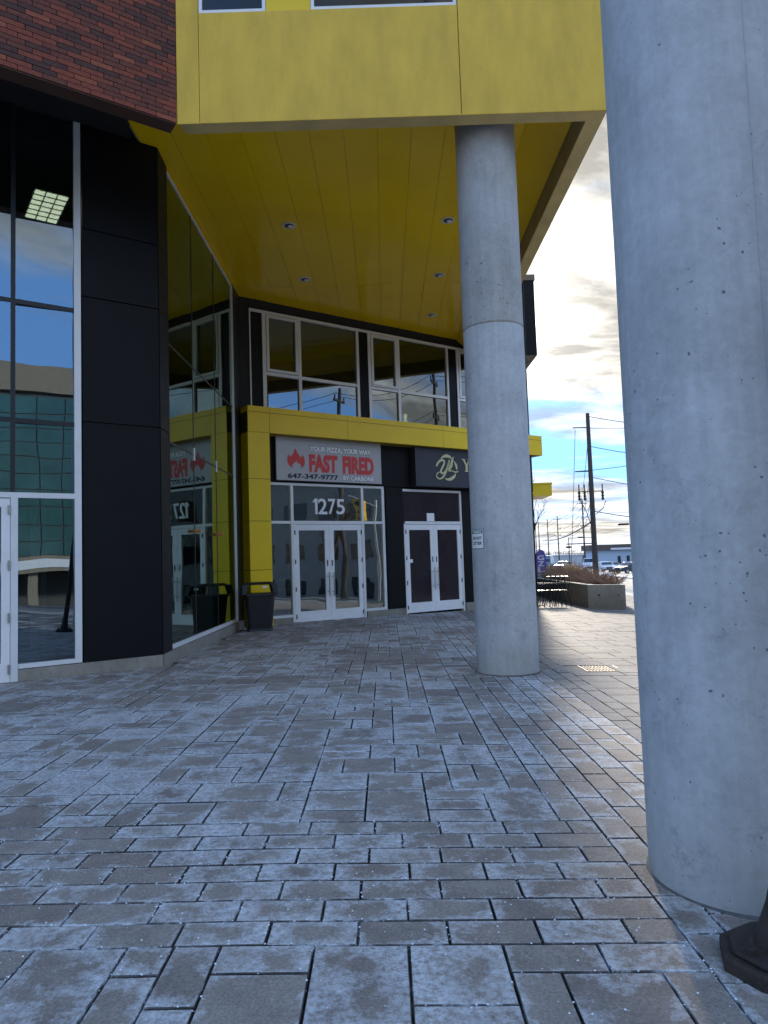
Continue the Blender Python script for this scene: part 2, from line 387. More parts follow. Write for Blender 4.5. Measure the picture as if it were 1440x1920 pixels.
# ------------------------------------------------------------------ pavers
FD = Vector((.817, .577, 0)).normalized(); FN = Vector((FD.y, -FD.x, 0))
F = Fr((-2.13, 16.06), FD); LF = Fr((-3.12, 9.66), FD)
def inside_building(x, y):
    p = Vector((x, y, 0))
    if (p - LF.P).dot(LF.n) < -.03 and x < -3.0 and y < 10.1: return True
    if x < -3.18 and y >= 9.6: return True
    return (p - F.P).dot(F.n) < -.05 and y > 14.5 and x < 4.6
blocked = lambda x, y: math.hypot(x - 1.525, y - 3.19) < .24 or math.hypot(x - 1.47, y - 8.82) < .22 and True
mdl = .172
PV = []                      # x0, y0, w, h, kind
def ashlar(x0, x1, y0, y1, sizes, kind, m=mdl, anchor_right=False):
    nx, ny = int(round((x1 - x0) / m)), int(round((y1 - y0) / m)); used = set()
    mx, my = (x1 - x0) / nx, (y1 - y0) / ny
    for j in range(ny):
        for i in range(nx):
            if (i, j) in used: continue
            opts = sizes[:]; random.shuffle(opts); opts.append((1, 1))
            for w, h in opts:
                cells = [(i + a, j + c) for a in range(w) for c in range(h)]
                if i + w <= nx and j + h <= ny and not any(c in used for c in cells):
                    used.update(cells); PV.append((x0 + i * mx, y0 + j * my, w * mx, h * my, kind)); break
SZ = [(2, 1), (2, 2), (3, 2), (2, 2), (2, 1), (1, 2), (3, 1), (2, 3)]
XB = 1.06
ashlar(-5.9, XB, 3.86, 22.5, SZ, 0)
ashlar(-3.2, XB, .9, 2.66, [(2, 1), (2, 2), (2, 3), (2, 2), (1, 2)], 0)
for r in range(7):           # border rows of equal pavers
    y = 2.66 + r * .1714; x = -5.2 + (r % 2) * .17 + random.uniform(-.03, .03)
    while x < XB - .02:
        w = min(.338, XB - x)
        if XB - x - w < .1: w = XB - x
        PV.append((x, y, w, .1714, 0)); x += w
for r in range(7):           # border rows running away beside the columns
    x = XB + r * .165; y = .9 + (r % 2) * .15 + random.uniform(-.03, .03)
    while y < 30:
        PV.append((x, y, .165, .30, 1 if r > 4 else 0)); y += .30
ashlar(XB + 7 * .165, 9.2, .9, 30, [(2, 1), (2, 2), (3, 2), (3, 2), (3, 1)], 1, .2)
PV = [p for p in PV if not inside_building(p[0] + p[2] / 2, p[1] + p[3] / 2) and not blocked(p[0] + p[2] / 2, p[1] + p[3] / 2)
      and not (2.42 < p[0] + p[2] / 2 < 2.93 and 8.78 < p[1] + p[3] / 2 < 9.32)]
def in_view(p):
    x, y = p[0] + p[2] / 2, p[1] + p[3] / 2
    return y > 2.15 and abs(x) < .58 * y + .25 and not (x > 1.25 and y < 3.4) and not (x > .33 * y and x > 1.1)
PV.sort(key=lambda p: (not in_view(p), -(p[2] * p[3]) / (p[1] + .1) ** 3))
J = .0038; CH = .003; TH = .05
def paver_shape(w, h):
    a, c = w / 2 - J, h / 2 - J
    v = [(-a, -c, -TH), (a, -c, -TH), (a, c, -TH), (-a, c, -TH), (-a, -c, -CH), (a, -c, -CH), (a, c, -CH), (-a, c, -CH),
         (-a + CH, -c + CH, 0), (a - CH, -c + CH, 0), (a - CH, c - CH, 0), (-a + CH, c - CH, 0)]
    f = [(8, 9, 10, 11), (0, 1, 5, 4), (1, 2, 6, 5), (2, 3, 7, 6), (3, 0, 4, 7), (4, 5, 9, 8), (5, 6, 10, 9), (6, 7, 11, 10), (7, 4, 8, 11)]
    return v, f
SIDES = [0, 1, 1, 1, 1, 1, 1, 1, 1]
def put_uv(me, uvs):
    l = me.uv_layers.new(name='UVMap'); l.data.foreach_set('uv', [c for u in uvs for c in u])
def uv_of(v, f, w, h): return [(v[i][0] / w + .5, v[i][1] / h + .5) for q in f for i in q]
cache = {}
slope = lambda x: math.atan(-(zg(x + .05) - zg(x - .05)) / .1)
for (x, y, w, h, kd) in PV[:300]:
    key = (round(w, 3), round(h, 3), kd)
    if key not in cache:
        v, f = paver_shape(w, h); me = bpy.data.meshes.new('paver'); me.from_pydata(v, [], f); put_uv(me, uv_of(v, f, w, h))
        me.materials.append(M['paver_dry' if kd else 'paver']); me.materials.append(M['joint']); me.polygons.foreach_set('material_index', SIDES); cache[key] = me
    o = bpy.data.objects.new('paver', cache[key]); COL.objects.link(o); o.parent = plaza
    cx, cy = x + w / 2, y + h / 2
    o.location = (cx, cy, zg(cx) + random.uniform(-.0025, .0015))
    o.rotation_euler = (random.uniform(-.004, .004), slope(cx) + random.uniform(-.004, .004), random.uniform(-.004, .004))
for kd in (0, 1):
    vs, fs, uv, rn = [], [], [], []
    for (x, y, w, h, k2) in PV[300:]:
        if k2 != kd: continue
        v, f = paver_shape(w, h); b0 = len(vs); cx, cy = x + w / 2, y + h / 2; dz = random.uniform(-.0025, .0015); tx = random.uniform(-.004, .004); sl_ = -math.tan(slope(cx))
        vs += [(cx + p[0], cy + p[1], zg(cx) + dz + p[2] + sl_ * p[0] + tx * p[1]) for p in v]
        fs += [tuple(i + b0 for i in q) for q in f]; uv += uv_of(v, f, w, h); rn += [random.random()] * len(f)
    me = bpy.data.meshes.new('distant_pavers'); me.from_pydata(vs, [], fs); put_uv(me, uv)
    at = me.attributes.new('rnd', 'FLOAT', 'FACE'); at.data.foreach_set('value', rn)
    me.materials.append(M['paver_dry' if kd else 'paver']); me.materials.append(M['joint']); me.polygons.foreach_set('material_index', SIDES * (len(fs) // 9))
    tag(mobj('distant_pavers', me, None, plaza), kind='stuff')
# salt grains in the joints and on the pavers
b = MB()
jl = [(p[0], p[1], p[2], p[3]) for p in PV if p[1] < 15 and abs(p[0]) < 4.5]
jn = [j for j in jl if j[1] < 5.5 and abs(j[0]) < 2.6]
for i in range(7000):
    q = random.choice(jn if i % 2 else jl)
    if random.random() < .6:
        if random.random() < .5: x, y = q[0] + random.uniform(-.01, .01), q[1] + random.random() * q[3]
        else: x, y = q[0] + random.random() * q[2], q[1] + random.uniform(-.01, .01)
    else: x, y = q[0] + random.random() * q[2], q[1] + random.random() * q[3]
    s = random.choice((.0014, .0018, .0024, .003, .0048)) * (1 if y < 6 else 1.5); z = zg(x) + s * .4
    b.add([(x + s, y, z), (x, y + s, z), (x - s, y, z), (x, y - s, z), (x, y, z + s * .9)], [(0, 1, 4), (1, 2, 4), (2, 3, 4), (3, 0, 4)])
tag(b.build('salt_grains', M['ice']), 'white road salt grains scattered over the pavers', 'salt', kind='stuff')

# ------------------------------------------------------------------ the building
BLD = tag(empty('commercial_building', (0, 0, 0)), 'modern building with yellow overhang, red brick, black cladding and glass', 'building')
ZS, ZF = 7.38, 6.70
def part(name, m, mb_, parent=BLD, **k): return mb_.build(name, m, parent, **k)
# fascia: front face on Y=8.14, right return on X=2.85
X0, X1, YF, YB = -2.34, 2.85, 8.14, 13.2
core = part('upper_storey', M['blackwall'], MB().prism([(X0 + .16, YF + .2), (X1 - .22, YF + .2), (X1 - .22, YB), (X1 - .22, 24), (-12, 24), (-12, 2.2)], ZS + .06, 12.5))
fas = part('fascia', M['fascia_under'], MB().prism([(X0 + .03, YF + .008), (X1 - .008, YF + .008), (X1 - .008, YB + 7), (X1 - .205, YB + 7), (X1 - .205, YF + .205), (X0 + .08, YF + .205)], ZF, ZF + .02)
           .box(X0 + .02, X1 - .01, YF + .06, YF + .19, ZF + .03, 8.0).box(X1 - .19, X1 - .06, YF + .2, YB + 7, ZF + .03, 12.4), )
g = .006
for (a, c, z0, z1) in ((X0 + .004, -2.066, ZF + .001, 12.4), (-2.06, 1.088, ZF + .001, 8.10), (1.097, X1, ZF + .001, 12.4)):
    part('fascia_panel', M['fascia'], MB().box(a, c, YF, YF + .055, z0, z1), fas, bevel=.004)
part('fascia_panel', M['fascia'], MB().box(X1 - .055, X1 - .001, YF + .06, YB + 7, ZF + .001, 12.4), fas)
part('fascia_panel', M['fascia'], MB().box(-2.06, 1.088, YF, YF + .055, 9.8, 12.4), fas)
part('recess_lining', M['inner'], MB().box(X1 - .207, X1 - .2, YF + .21, YB + 7, ZF + .022, ZS + .05).box(X0 + .1, X1 - .21, YF + .207, YF + .213, ZF + .022, ZS + .05), fas)
MB().hexa([(X1 - .70, YF + .22, ZS - .008), (X1 - .214, YF + .22, 7.04), (X1 - .214, 19.4, 7.04), (X1 - .70, 19.4, ZS - .008), (X1 - .70, YF + .22, ZS - .004), (X1 - .214, YF + .22, 7.06), (X1 - .214, 19.4, 7.06), (X1 - .70, 19.4, ZS - .004)]).build('edge_board', M['soffit'], fas)
# window band above the fascia
wb = part('ribbon_window', M['alu'], MB().box(-2.06, -1.245, YF + .02, YF + .08, 8.105, 8.15).box(-.69, 1.086, YF + .02, YF + .08, 8.105, 8.15)
          .box(-2.06, -2.02, YF + .02, YF + .08, 8.15, 9.8).box(-1.285, -1.245, YF + .02, YF + .08, 8.15, 9.8).box(-.69, -.65, YF + .02, YF + .08, 8.15, 9.8).box(1.046, 1.086, YF + .02, YF + .08, 8.15, 9.8))
part('pane', M['glassD'], MB().box(-2.02, -1.285, YF + .05, YF + .056, 8.15, 9.8), wb); part('pane', M['glassD'], MB().box(-.65, 1.046, YF + .05, YF + .056, 8.15, 9.8), wb)
part('panel', M['beam'], MB().box(-1.24, -.695, YF + .03, YF + .09, 8.105, 9.8), wb)
part('room_backing', M['room_dark'], MB().box(-2.06, 1.09, YF + .19, YF + .199, 8.0, 9.8), wb)
# soffit boards
soffit = part('soffit', M['inner'], MB().prism([(-3.3, 9.2), (X0 + .05, YF + .21), (X1 - .21, YF + .21), (X1 - .21, 20.2), (2.4, 20.2), (-3.3, 15.6)], ZS + .015, ZS + .05))
bw = .478; x = -3.26; i = 0
while x < X1 - .215:
    xe = min(x + bw - .005, X1 - .214)
    y0 = YF + .216
    if x < X0 + .1: y0 = max(YF + .216, 8.3 + (X0 + .1 - x) * .75)
    for ya, yb in ((y0, 14.995), (15.0, 20.3)):
        yb0 = yb1 = yb
        if yb > 15:      # cut along the shop wall behind
            yb0 = 16.06 + (x + 2.13) * FD.y / FD.x + .1; yb1 = 16.06 + (xe + 2.13) * FD.y / FD.x + .1
        z = ZS + random.uniform(-.003, .003); tl = random.uniform(-.0035, .0035)
        MB().hexa([(x, ya, z - tl), (xe, ya, z + tl), (xe, yb1, z + tl), (x, yb0, z - tl), (x, ya, z + .014), (xe, ya, z + .014), (xe, yb1, z + .014), (x, yb0, z + .014)]).build('soffit_panel', M['soffit'], soffit)
    x += bw; i += 1
for lx, ly in ((-1.52, 12.15), (1.31, 12.15), (-1.51, 14.57), (1.33, 14.57), (1.34, 17.03)):
    tr = MB().lathe([(.085, ZS - .006), (.118, ZS - .006), (.115, ZS - .018), (.088, ZS - .016)], 24, (lx, ly)).build('recessed_light', M['alu'], soffit, smooth=True)
    MB().lathe([(.084, ZS - .0195), (.084, ZS - .0165)], 20, (lx, ly)).build('shade_disc', M['blackmetal'], tr)  # black disc below the trim, shade inside the fitting put into its colour
    MB().lathe([(.012, ZS - .0265), (.045, ZS - .024), (.05, ZS - .019)], 14, (lx + .025, ly + .02)).build('lens', M['white'], tr, smooth=True)
# dark soffit and lining over the lobby facade
part('lobby_soffit', M['soffit_dark'], MB().prism([(-3.3, 9.2), (-3.45, 9.9), (-12, 9.9), (-12, 2.0), (-2.55, 8.32)], ZS + .004, ZS + .012))
# brick volume along the lobby facade direction
BR = Fr((X0, YF), FD)
bwal = BR.part('brick_wall', M['mortar'], BLD, (-9, -.012, -.11, -.012, ZF + .01, 12.4))
BR.part('underside_band', mat('brick_soffit_metal', (.09, .04, .028), .6), BLD, (-9, -.008, -.21, -.002, ZF - .004, ZF + .008))
BR.part('inner_lining', M['soffit_dark'], BLD, (-9, -.05, -.215, -.2, ZF + .012, ZS + .003))
bms = [mat('dark_brick', (.085, .034, .024), .8, var=.3, vs=30, bump=.5, bs=90), mat('red_brick', (.24, .058, .03), .8, var=.25, vs=30, bump=.5, bs=90), mat('brown_brick', (.155, .045, .027), .8, var=.3, vs=30, bump=.5, bs=90), mat('orange_brick', (.31, .085, .04), .8, var=.25, vs=30, bump=.5, bs=90)]
BL, BH = .245, .060
bmesh_ = {}
def brick_mesh(k, w):
    if (k, w) not in bmesh_:
        me = bpy.data.meshes.new('brick'); me.from_pydata(MB().box(-w / 2, w / 2, -.012, .05, 0, BH - .007).v, [], MB().box(0, 1, 0, 1, 0, 1).f); me.materials.append(bms[k]); bmesh_[(k, w)] = me
    return bmesh_[(k, w)]
far = [MB() for _ in bms]; cnt = 0; ang = math.atan2(FD.y, FD.x)
for r in range(int((9.6 - ZF) / BH)):
    z = ZF + .012 + r * BH; s = -.004 - (0, .08, .165)[r % 3] * (1 if r % 3 else 0); first = True
    s = -.006
    w = (BL, BL * .42, BL * .7)[r % 3]
    while s - w > -4.2:
        k = random.choices(range(4), (3, 5, 6, 1))[0]
        p = BR.pt(s - w / 2 + .004, random.uniform(-.002, .002), z)
        if s > -1.72 - .1 * (ZF + 1.6 - z) and z < 8.35 and cnt < 300:
            o = bpy.data.objects.new('brick', brick_mesh(k, round(w - .008, 4))); COL.objects.link(o); o.parent = bwal; o.location = p; o.rotation_euler.z = ang; cnt += 1
        else: BR.bx(far[k], s - w + .008, s, -.05, .012 + random.uniform(-.002, .002), z, z + BH - .007)
        s -= w; w = BL
for k, q in enumerate(far): tag(q.build('far_bricks', bms[k], bwal), kind='stuff')

# ---- lobby facade (left)
LF.part('plinth', M['concrete2'], BLD, (-1.715, .055, -.25, .0, -.15, .2))
cl_ = LF.part('cladding', M['blackwall'], BLD, (-.94, .03, -.2, -.03, .2, ZS))
for z0, z1 in ((.202, 3.318), (3.33, 5.002), (5.014, 5.93), (5.942, ZS - .002)): LF.part('cladding_panel', M['black'], cl_, (-.955, .05, -.028, .002, z0, z1), bevel=.003)
cg = part('corner_cladding', M['blackwall'], MB().box(-3.35, -3.125, 9.72, 10.19, .2, ZS))
for z0, z1 in ((.202, 3.318), (3.33, 5.002), (5.014, 5.93), (5.942, ZS - .002)): part('cladding_panel', M['black'], MB().hexa([(-3.07, 9.695, z0), (-3.095, 10.2, z0), (-3.123, 10.2, z0), (-3.123, 9.73, z0), (-3.07, 9.695, z1), (-3.095, 10.2, z1), (-3.123, 10.2, z1), (-3.123, 9.73, z1)]), cg)
lw = LF.part('lobby_window', M['alu'], BLD, (-1.058, -.975, -.1, .0, .21, 7.47), (-1.71, -1.058, -.1, .0, .21, .265), (-1.80, -1.058, -.1, .001, 2.305, 2.372), (-1.795, -1.715, -.1, .002, -.1, 2.305), (-4.2, -1.058, -.1, -.002, 7.40, 7.47), (-4.2, -1.80, -.1, .001, 2.305, 2.372))
LF.part('black_mullion', M['mull'], lw, (-1.80, -1.745, -.09, -.015, 2.372, 7.40), (-4.2, -2.74, -.09, -.012, 2.372, 7.40))
for a, c in ((-1.745, -1.058), (-2.74, -1.80)):
    for z in (3.25, 4.77): LF.part('transom_bar', M['mull'], lw, (a, c, -.09, -.018, z, z + .058))
TW = 3.0
def lpane(par, a, c, z0, z1):      # panes turned to steer the near column's reflection out of them
    k = math.tan(R(TW)) * (c - a) / 2; p = LF.pt; b_ = MB()
    b_.hexa([p(a, -.045 - k, z0), p(c, -.045 + k, z0), p(c, -.051 + k, z0), p(a, -.051 - k, z0), p(a, -.045 - k, z1), p(c, -.045 + k, z1), p(c, -.051 + k, z1), p(a, -.051 - k, z1)]); b_.build('pane', M['glassL'], par)
for a, c in ((-1.745, -1.058), (-2.74, -1.80)):
    for z0, z1 in ((2.372, 3.25), (3.31, 4.77), (4.825, 7.40)): lpane(lw, a, c, z0, z1)
lpane(lw, -1.715, -1.058, .265, 2.305)
dr = LF.part('lobby_door', M['door'], BLD, (-1.895, -1.80, -.08, -.012, .055, 2.295), (-2.72, -2.62, -.08, -.012, .055, 2.295), (-2.62, -1.895, -.08, -.012, .055, .29), (-2.62, -1.895, -.08, -.012, 2.19, 2.295))
LF.part('pane', M['glassL'], dr, (-2.62, -1.895, -.05, -.044, .29, 2.19))
for z in (2.10, 1.42, .78, .16): LF.part('hinge', M['steel'], dr, (-1.825, -1.795, -.01, .012, z, z + .11))
LF.part('door_handle', M['steel'], dr, (-2.56, -2.53, .02, .045, .9, 1.3), (-2.56, -2.53, -.012, .02, .93, .95), (-2.56, -2.53, -.012, .02, 1.25, 1.27))
LF.part('door_frame', M['door'], dr, (-2.8, -2.725, -.1, 0, -.1, 2.30))
# lobby room behind
rm = LF.part('lobby_room', M['room'], BLD, (-5.5, .0, -6.1, -6.0, 0, 7.5), (-5.6, -5.5, -6.0, -.2, 0, 7.5))
LF.part('room_floor', M['floor_in'], rm, (-5.5, -.0, -6.0, -.12, .02, .06))
LF.part('room_ceiling', M['room'], rm, (-5.5, -.0, -6.0, -.2, 7.1, 7.2))
LF.part('interior_wall', M['room'], rm, (-1.2, -1.12, -2.6, -1.6, .06, 2.6))
LF.part('interior_frame', M['alu'], rm, (-1.32, -1.26, -1.7, -1.6, .06, 2.6), (-1.5, -1.46, -1.9, -1.85, .06, 2.6), (-2.4, -1.26, -1.7, -1.62, 2.5, 2.6))
LF.part('bench', M['white'], rm, (-2.4, -1.3, -1.55, -1.1, .06, .3))
tw = emit('troffer_light', (1, .93, .7), .9)
lt = empty('ceiling_light', (-5.12, 10.65, 7.05), math.atan2(FD.y, FD.x)); lt.parent = BLD
MB().box(-.25, .25, -.53, .53, .0, .03).build('housing', M['alu'], lt)
for i in range(6):
    for j in range(3): MB().box(-.225 + j * .158, -.092 + j * .158, -.495 + i * .17, -.385 + i * .17, -.008, -.002).build('louvre', tw, lt)

# ---- curtain wall along Y (normal +X)
GX = -3.10
part('plinth', M['concrete2'], MB().box(GX - .3, GX + .05, 9.74, 15.3, -.15, .2))
gw = part('curtain_wall', M['alu'], MB().box(GX - .1, GX + .01, 10.2, 14.66, .21, .275).box(GX - .1, GX + .012, 14.66, 14.7, .21, 7.3).box(GX - .1, GX + .01, 10.2, 14.66, 7.28, 7.33))
part('end_post', M['mull'], MB().box(GX - .1, GX + .008, 14.71, 15.5, .2, ZS), gw); part('end_post', M['alu'], MB().box(GX - .1, GX + .006, 14.58, 14.6, .28, 7.27), gw)
ycuts = [10.2, 11.52, 13.05, 14.578]; zc = [.275, 3.215, 4.68, 7.28]
for a, c in zip(ycuts, ycuts[1:]):
    for z0, z1 in zip(zc, zc[1:]): part('pane', M['glassG'], MB().box(GX - .02, GX - .008, a + .009, c - .009, z0 + .009, z1 - .009), gw)
part('joint', M['mull'], MB().box(GX - .03, GX - .002, 11.506, 11.534, .28, 7.28).box(GX - .03, GX - .002, 13.036, 13.064, .28, 7.28), gw)
part('joint', M['mull'], MB().box(GX - .031, GX - .004, 10.2, 14.58, 3.2, 3.23).box(GX - .031, GX - .004, 10.2, 14.58, 4.665, 4.695), gw)
for y in (11.52, 13.05):
    part('clip', M['white'], MB().box(GX - .005, GX + .012, y - .02, y + .02, 3.12, 3.33), gw)
    part('bracket', M['orange'], MB().hexa([(GX - .25, y - .03, 1.93), (GX + .1, y - .03, 1.93), (GX + .1, y + .03, 1.93), (GX - .25, y + .03, 1.93), (GX - .25, y - .03, 1.98), (GX + .1, y - .03, 1.98), (GX + .1, y + .03, 1.98), (GX - .25, y + .03, 1.98)]), gw)  # bracket stands in for a shelf inside; orange light put into its colour
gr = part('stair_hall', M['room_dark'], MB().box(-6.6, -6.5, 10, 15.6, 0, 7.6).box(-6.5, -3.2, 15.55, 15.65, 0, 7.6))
part('hall_floor', M['floor_in'], MB().box(-6.5, -3.2, 10, 15.5, .02, .06), gr)
part('hall_ceiling', M['room_dark'], MB().box(-6.5, -3.2, 10, 15.5, 7.4, 7.45), gr)
part('interior_panel', M['room'], MB().box(-4.6, -4.5, 10.6, 10.9, 0, 7.4).box(-4.6, -4.5, 12.6, 13.0, 0, 7.4), gr)

# ---- shop front
F.part('shop_wall', M['blackwall'], BLD, (-1.4, -.49, -.3, -.02, -.1, ZS), (-.49, 8.0, -.25, -.03, 3.215, 4.6), (-1.0, 8.0, -.3, -.03, 7.15, ZS + .03), (2.66, 3.19, -.3, -.02, .16, 3.215), (5.2, 8.0, -.3, -.02, .16, 3.215), (7.9, 8.0, -6, -.02, -.2, 7.3))
cp = F.part('wall_cladding', M['black'], BLD, (2.655, 3.195, -.02, .02, .165, 3.19), bevel=.003)
F.part('wall_cladding', M['black'], BLD, (5.19, 7.98, -.02, .02, .165, 3.19), bevel=.003)
F.part('cladding_panel', M['black'], cp, (2.56, 3.40, -.02, .028, 3.22, 4.26)); F.part('cladding_panel', M['black'], cp, (-.66, 2.55, -.02, .015, 3.22, 4.3)); F.part('cladding_panel', M['black'], cp, (3.41, 8.0, -.02, .015, 3.22, 4.3))
F.part('plinth', M['concrete2'], BLD, (2.01, 3.19, -.3, .03, -.25, .149)); F.part('plinth', M['concrete2'], BLD, (5.2, 7.98, -.3, .03, -.25, .16)); F.part('plinth', M['concrete2'], BLD, (-1.3, -.02, -.3, .0, -.2, .15))
# yellow portal: pillar and beam, clad in panels
O = .40
bm_ = F.part('yellow_beam', M['beam_joint'], BLD, (-1.19, 8.03, .02, O - .008, 4.262, 4.81))
zz0 = 4.252
jt = [-1.2, -.682, 1.355, 4.29, 6.4, 8.045]
for a, c in zip(jt, jt[1:]):
    F.part('beam_panel', M['beam'], bm_, (a + .004, c - .004, O - .03, O, zz0, 4.688)); F.part('beam_panel', M['beam'], bm_, (a + .004, c - .004, .0, O + .001, 4.698, 4.822))
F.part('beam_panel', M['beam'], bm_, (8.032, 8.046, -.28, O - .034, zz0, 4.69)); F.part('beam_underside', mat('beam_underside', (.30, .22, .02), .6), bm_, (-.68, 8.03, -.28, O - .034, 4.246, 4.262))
pl_ = F.part('yellow_pillar', M['beam_joint'], BLD, (-1.19, -.7, .0, O - .008, -.1, 4.25))
zj = [-.02, 1.25, 2.305, 3.225, 4.25]
for a, c in zip(zj, zj[1:]): F.part('pillar_panel', M['beam'], pl_, (-1.205, -.69, -.02, O, a + .005, c - .005), bevel=.002)
# storefront 1275
sf = F.part('storefront_frame', M['alu'], BLD, (-.64, 2.62, -.1, .0, 3.155, 3.212), (-.64, .02, -.1, -.001, 2.275, 2.335), (1.96, 2.62, -.1, -.001, 2.275, 2.335), (.0, .07, -.1, .004, -.06, 3.155), (1.93, 2.0, -.1, .004, -.06, 3.155), (2.545, 2.62, -.1, .004, .15, 3.155), (-.64, .0, -.1, .0, .15, .21), (2.0, 2.545, -.1, .0, .15, .21), (.07, 1.93, -.1, .006, 2.262, 2.34))
for a, c, z0, z1 in ((-.64, .0, .21, 2.275), (-.64, .0, 2.335, 3.155), (.07, 1.93, 2.34, 3.155), (2.0, 2.545, .21, 2.275), (2.0, 2.545, 2.335, 3.155)): F.part('pane', M['glassF'], sf, (a, c, -.05, -.044, z0, z1))
def leaf(s0, s1, hinge_left, m, zb=.01):
    d = F.part('glass_door', M['door'], BLD, (s0, s0 + .12, -.06, -.005, zb, 2.255), (s1 - .12, s1, -.06, -.005, zb, 2.255), (s0 + .12, s1 - .12, -.06, -.005, zb, .26), (s0 + .12, s1 - .12, -.06, -.005, 2.12, 2.255))
    F.part('door_pane', m, d, (s0 + .12, s1 - .12, -.04, -.03, .26, 2.12))
    hs_ = s0 + .005 if hinge_left else s1 - .025
    for z in (2.02, 1.35, .72, .1): F.part('hinge', M['blackmetal'], d, (hs_, hs_ + .02, -.004, .012, z, z + .1))
    h = s1 - .06 if hinge_left else s0 + .06
    q = MB().path([F.pt(h, -.005, .72), F.pt(h, .06, .72), F.pt(h, .06, .62), F.pt(h, .06, 1.12), F.pt(h, .06, 1.02), F.pt(h, -.005, 1.02)][0:0] or [F.pt(h, .06, .58), F.pt(h, .06, 1.14)], .013)
    q.tube(F.pt(h, -.01, .68), F.pt(h, .06, .68), .011); q.tube(F.pt(h, -.01, 1.04), F.pt(h, .06, 1.04), .011)
    q.build('door_handle', M['steel'], d)
    F.part('lock', M['blackmetal'], d, (h - .012, h + .012, -.004, .004, 1.28, 1.42))
    return d
leaf(.075, 1.0, True, M['glassF']); leaf(1.006, 1.925, False, M['glassF'])
# storefront 2: dark film
sf2 = F.part('storefront_frame', M['alu'], BLD, (3.2, 5.18, -.1, .0, 3.11, 3.17), (3.2, 3.25, -.1, .003, -.1, 2.27), (5.12, 5.18, -.1, .003, -.1, 3.11), (3.25, 5.12, -.1, .006, 2.262, 2.34))
F.part('film_pane', M['film'], sf2, (3.2, 5.12, -.05, -.04, 2.34, 3.11))
F.part('paper_notice', M['white'], sf2, (4.0, 4.25, -.039, -.037, 2.35, 2.56))
d2 = leaf(3.255, 4.18, True, M['film']); d3 = leaf(4.186, 5.115, False, M['film'])
F.part('door_sticker', M['white'], d2, (3.38, 3.48, -.029, -.027, 1.28, 1.37))
# shop interiors
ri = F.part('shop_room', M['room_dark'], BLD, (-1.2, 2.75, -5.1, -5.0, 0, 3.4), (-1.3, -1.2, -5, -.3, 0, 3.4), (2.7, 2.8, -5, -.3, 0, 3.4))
F.part('room_floor', M['floor_in'], ri, (-1.2, 2.7, -5, -.12, -.04, .01)); F.part('room_ceiling', M['room_dark'], ri, (-1.2, 2.7, -5, -.26, 3.22, 3.3))
F.part('counter', mat('counter_front', (.30, .13, .04), .5), ri, (.3, 1.6, -3.2, -2.8, .01, 1.05))
F.part('railing', mat('yellow_rail', (.5, .42, .06), .5), ri, (.25, .31, -1.75, -1.7, .01, 1.0), (1.1, 1.16, -1.75, -1.7, .01, 1.0), (.31, 1.1, -1.75, -1.7, .92, .98), (.31, 1.1, -1.75, -1.7, .7, .74), (-.36, -.27, -1.0, -.92, .01, 1.0))
F.part('ladder', M['steel'], ri, (.55, .58, -1.3, -1.27, .01, 1.7), (.85, .88, -1.3, -1.27, .01, 1.7), *[(.58, .85, -1.3, -1.27, .2 + .28 * i, .23 + .28 * i) for i in range(6)])
# upper window band
UZ0, UZ1 = 4.62, 7.15
uf = F.part('upper_window_frame', M['alu'], BLD, (-.935, 7.9, -.1, .0, 7.085, UZ1), (-.935, -.905, -.1, .002, UZ0, 7.085), (-.62, -.53, -.1, .002, UZ0, 7.085), (.30, .375, -.1, .002, UZ0, 7.085), (1.93, 2.0, -.1, .002, UZ0, 7.085), (2.275, 2.36, -.1, .002, UZ0, 7.085), (3.185, 3.262, -.1, .002, UZ0, 7.085), (4.85, 4.912, -.1, .002, UZ0, 7.085), (5.21, 5.28, -.1, .002, UZ0, 7.085), (6.1, 6.17, -.1, .002, UZ0, 7.085), (7.75, 7.9, -.1, .002, UZ0, 7.085),
            *[(a, c, -.1, .0, 5.665, 5.735) for a, c in ((-.53, .30), (.375, 1.93), (2.36, 3.185), (3.262, 4.85), (5.28, 6.1), (6.17, 7.75))])
for a, c in ((-.905, -.62), (2.0, 2.275), (4.912, 5.21)): F.part('spandrel_panel', M['black'], uf, (a, c, -.06, -.02, UZ0, 7.085))
for a, c, v in ((-.53, .30, 1), (.375, 1.93, 0), (2.36, 3.185, 1), (3.262, 4.85, 0), (5.28, 6.1, 1), (6.17, 7.75, 0)):
    F.part('pane', M['glassU'], uf, (a, c, -.055, -.047, UZ0, 5.665)); F.part('pane', M['glassU'], uf, (a, c, -.055, -.047, 5.735, 7.085))
    if v: F.part('sash', M['alu'], uf, (a + .012, a + .075, -.045, .012, 5.75, 7.07), (c - .075, c - .012, -.045, .012, 5.75, 7.07), (a + .075, c - .075, -.045, .012, 5.75, 5.81), (a + .075, c - .075, -.045, .012, 7.01, 7.07))
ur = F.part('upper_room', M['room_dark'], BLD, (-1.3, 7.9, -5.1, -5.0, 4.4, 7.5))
F.part('room_floor', M['floor_in'], ur, (-1.3, 7.9, -5.0, -.3, 4.4, 4.45)); F.part('room_ceiling', M['room_dark'], ur, (-1.3, 7.9, -5.0, -.3, 7.3, 7.36))
F.part('lamp_tube', emit('warm_tube', (1, .72, .35), 3.0), ur, (4.17, 4.24, -1.1, -1.05, 5.15, 5.4))
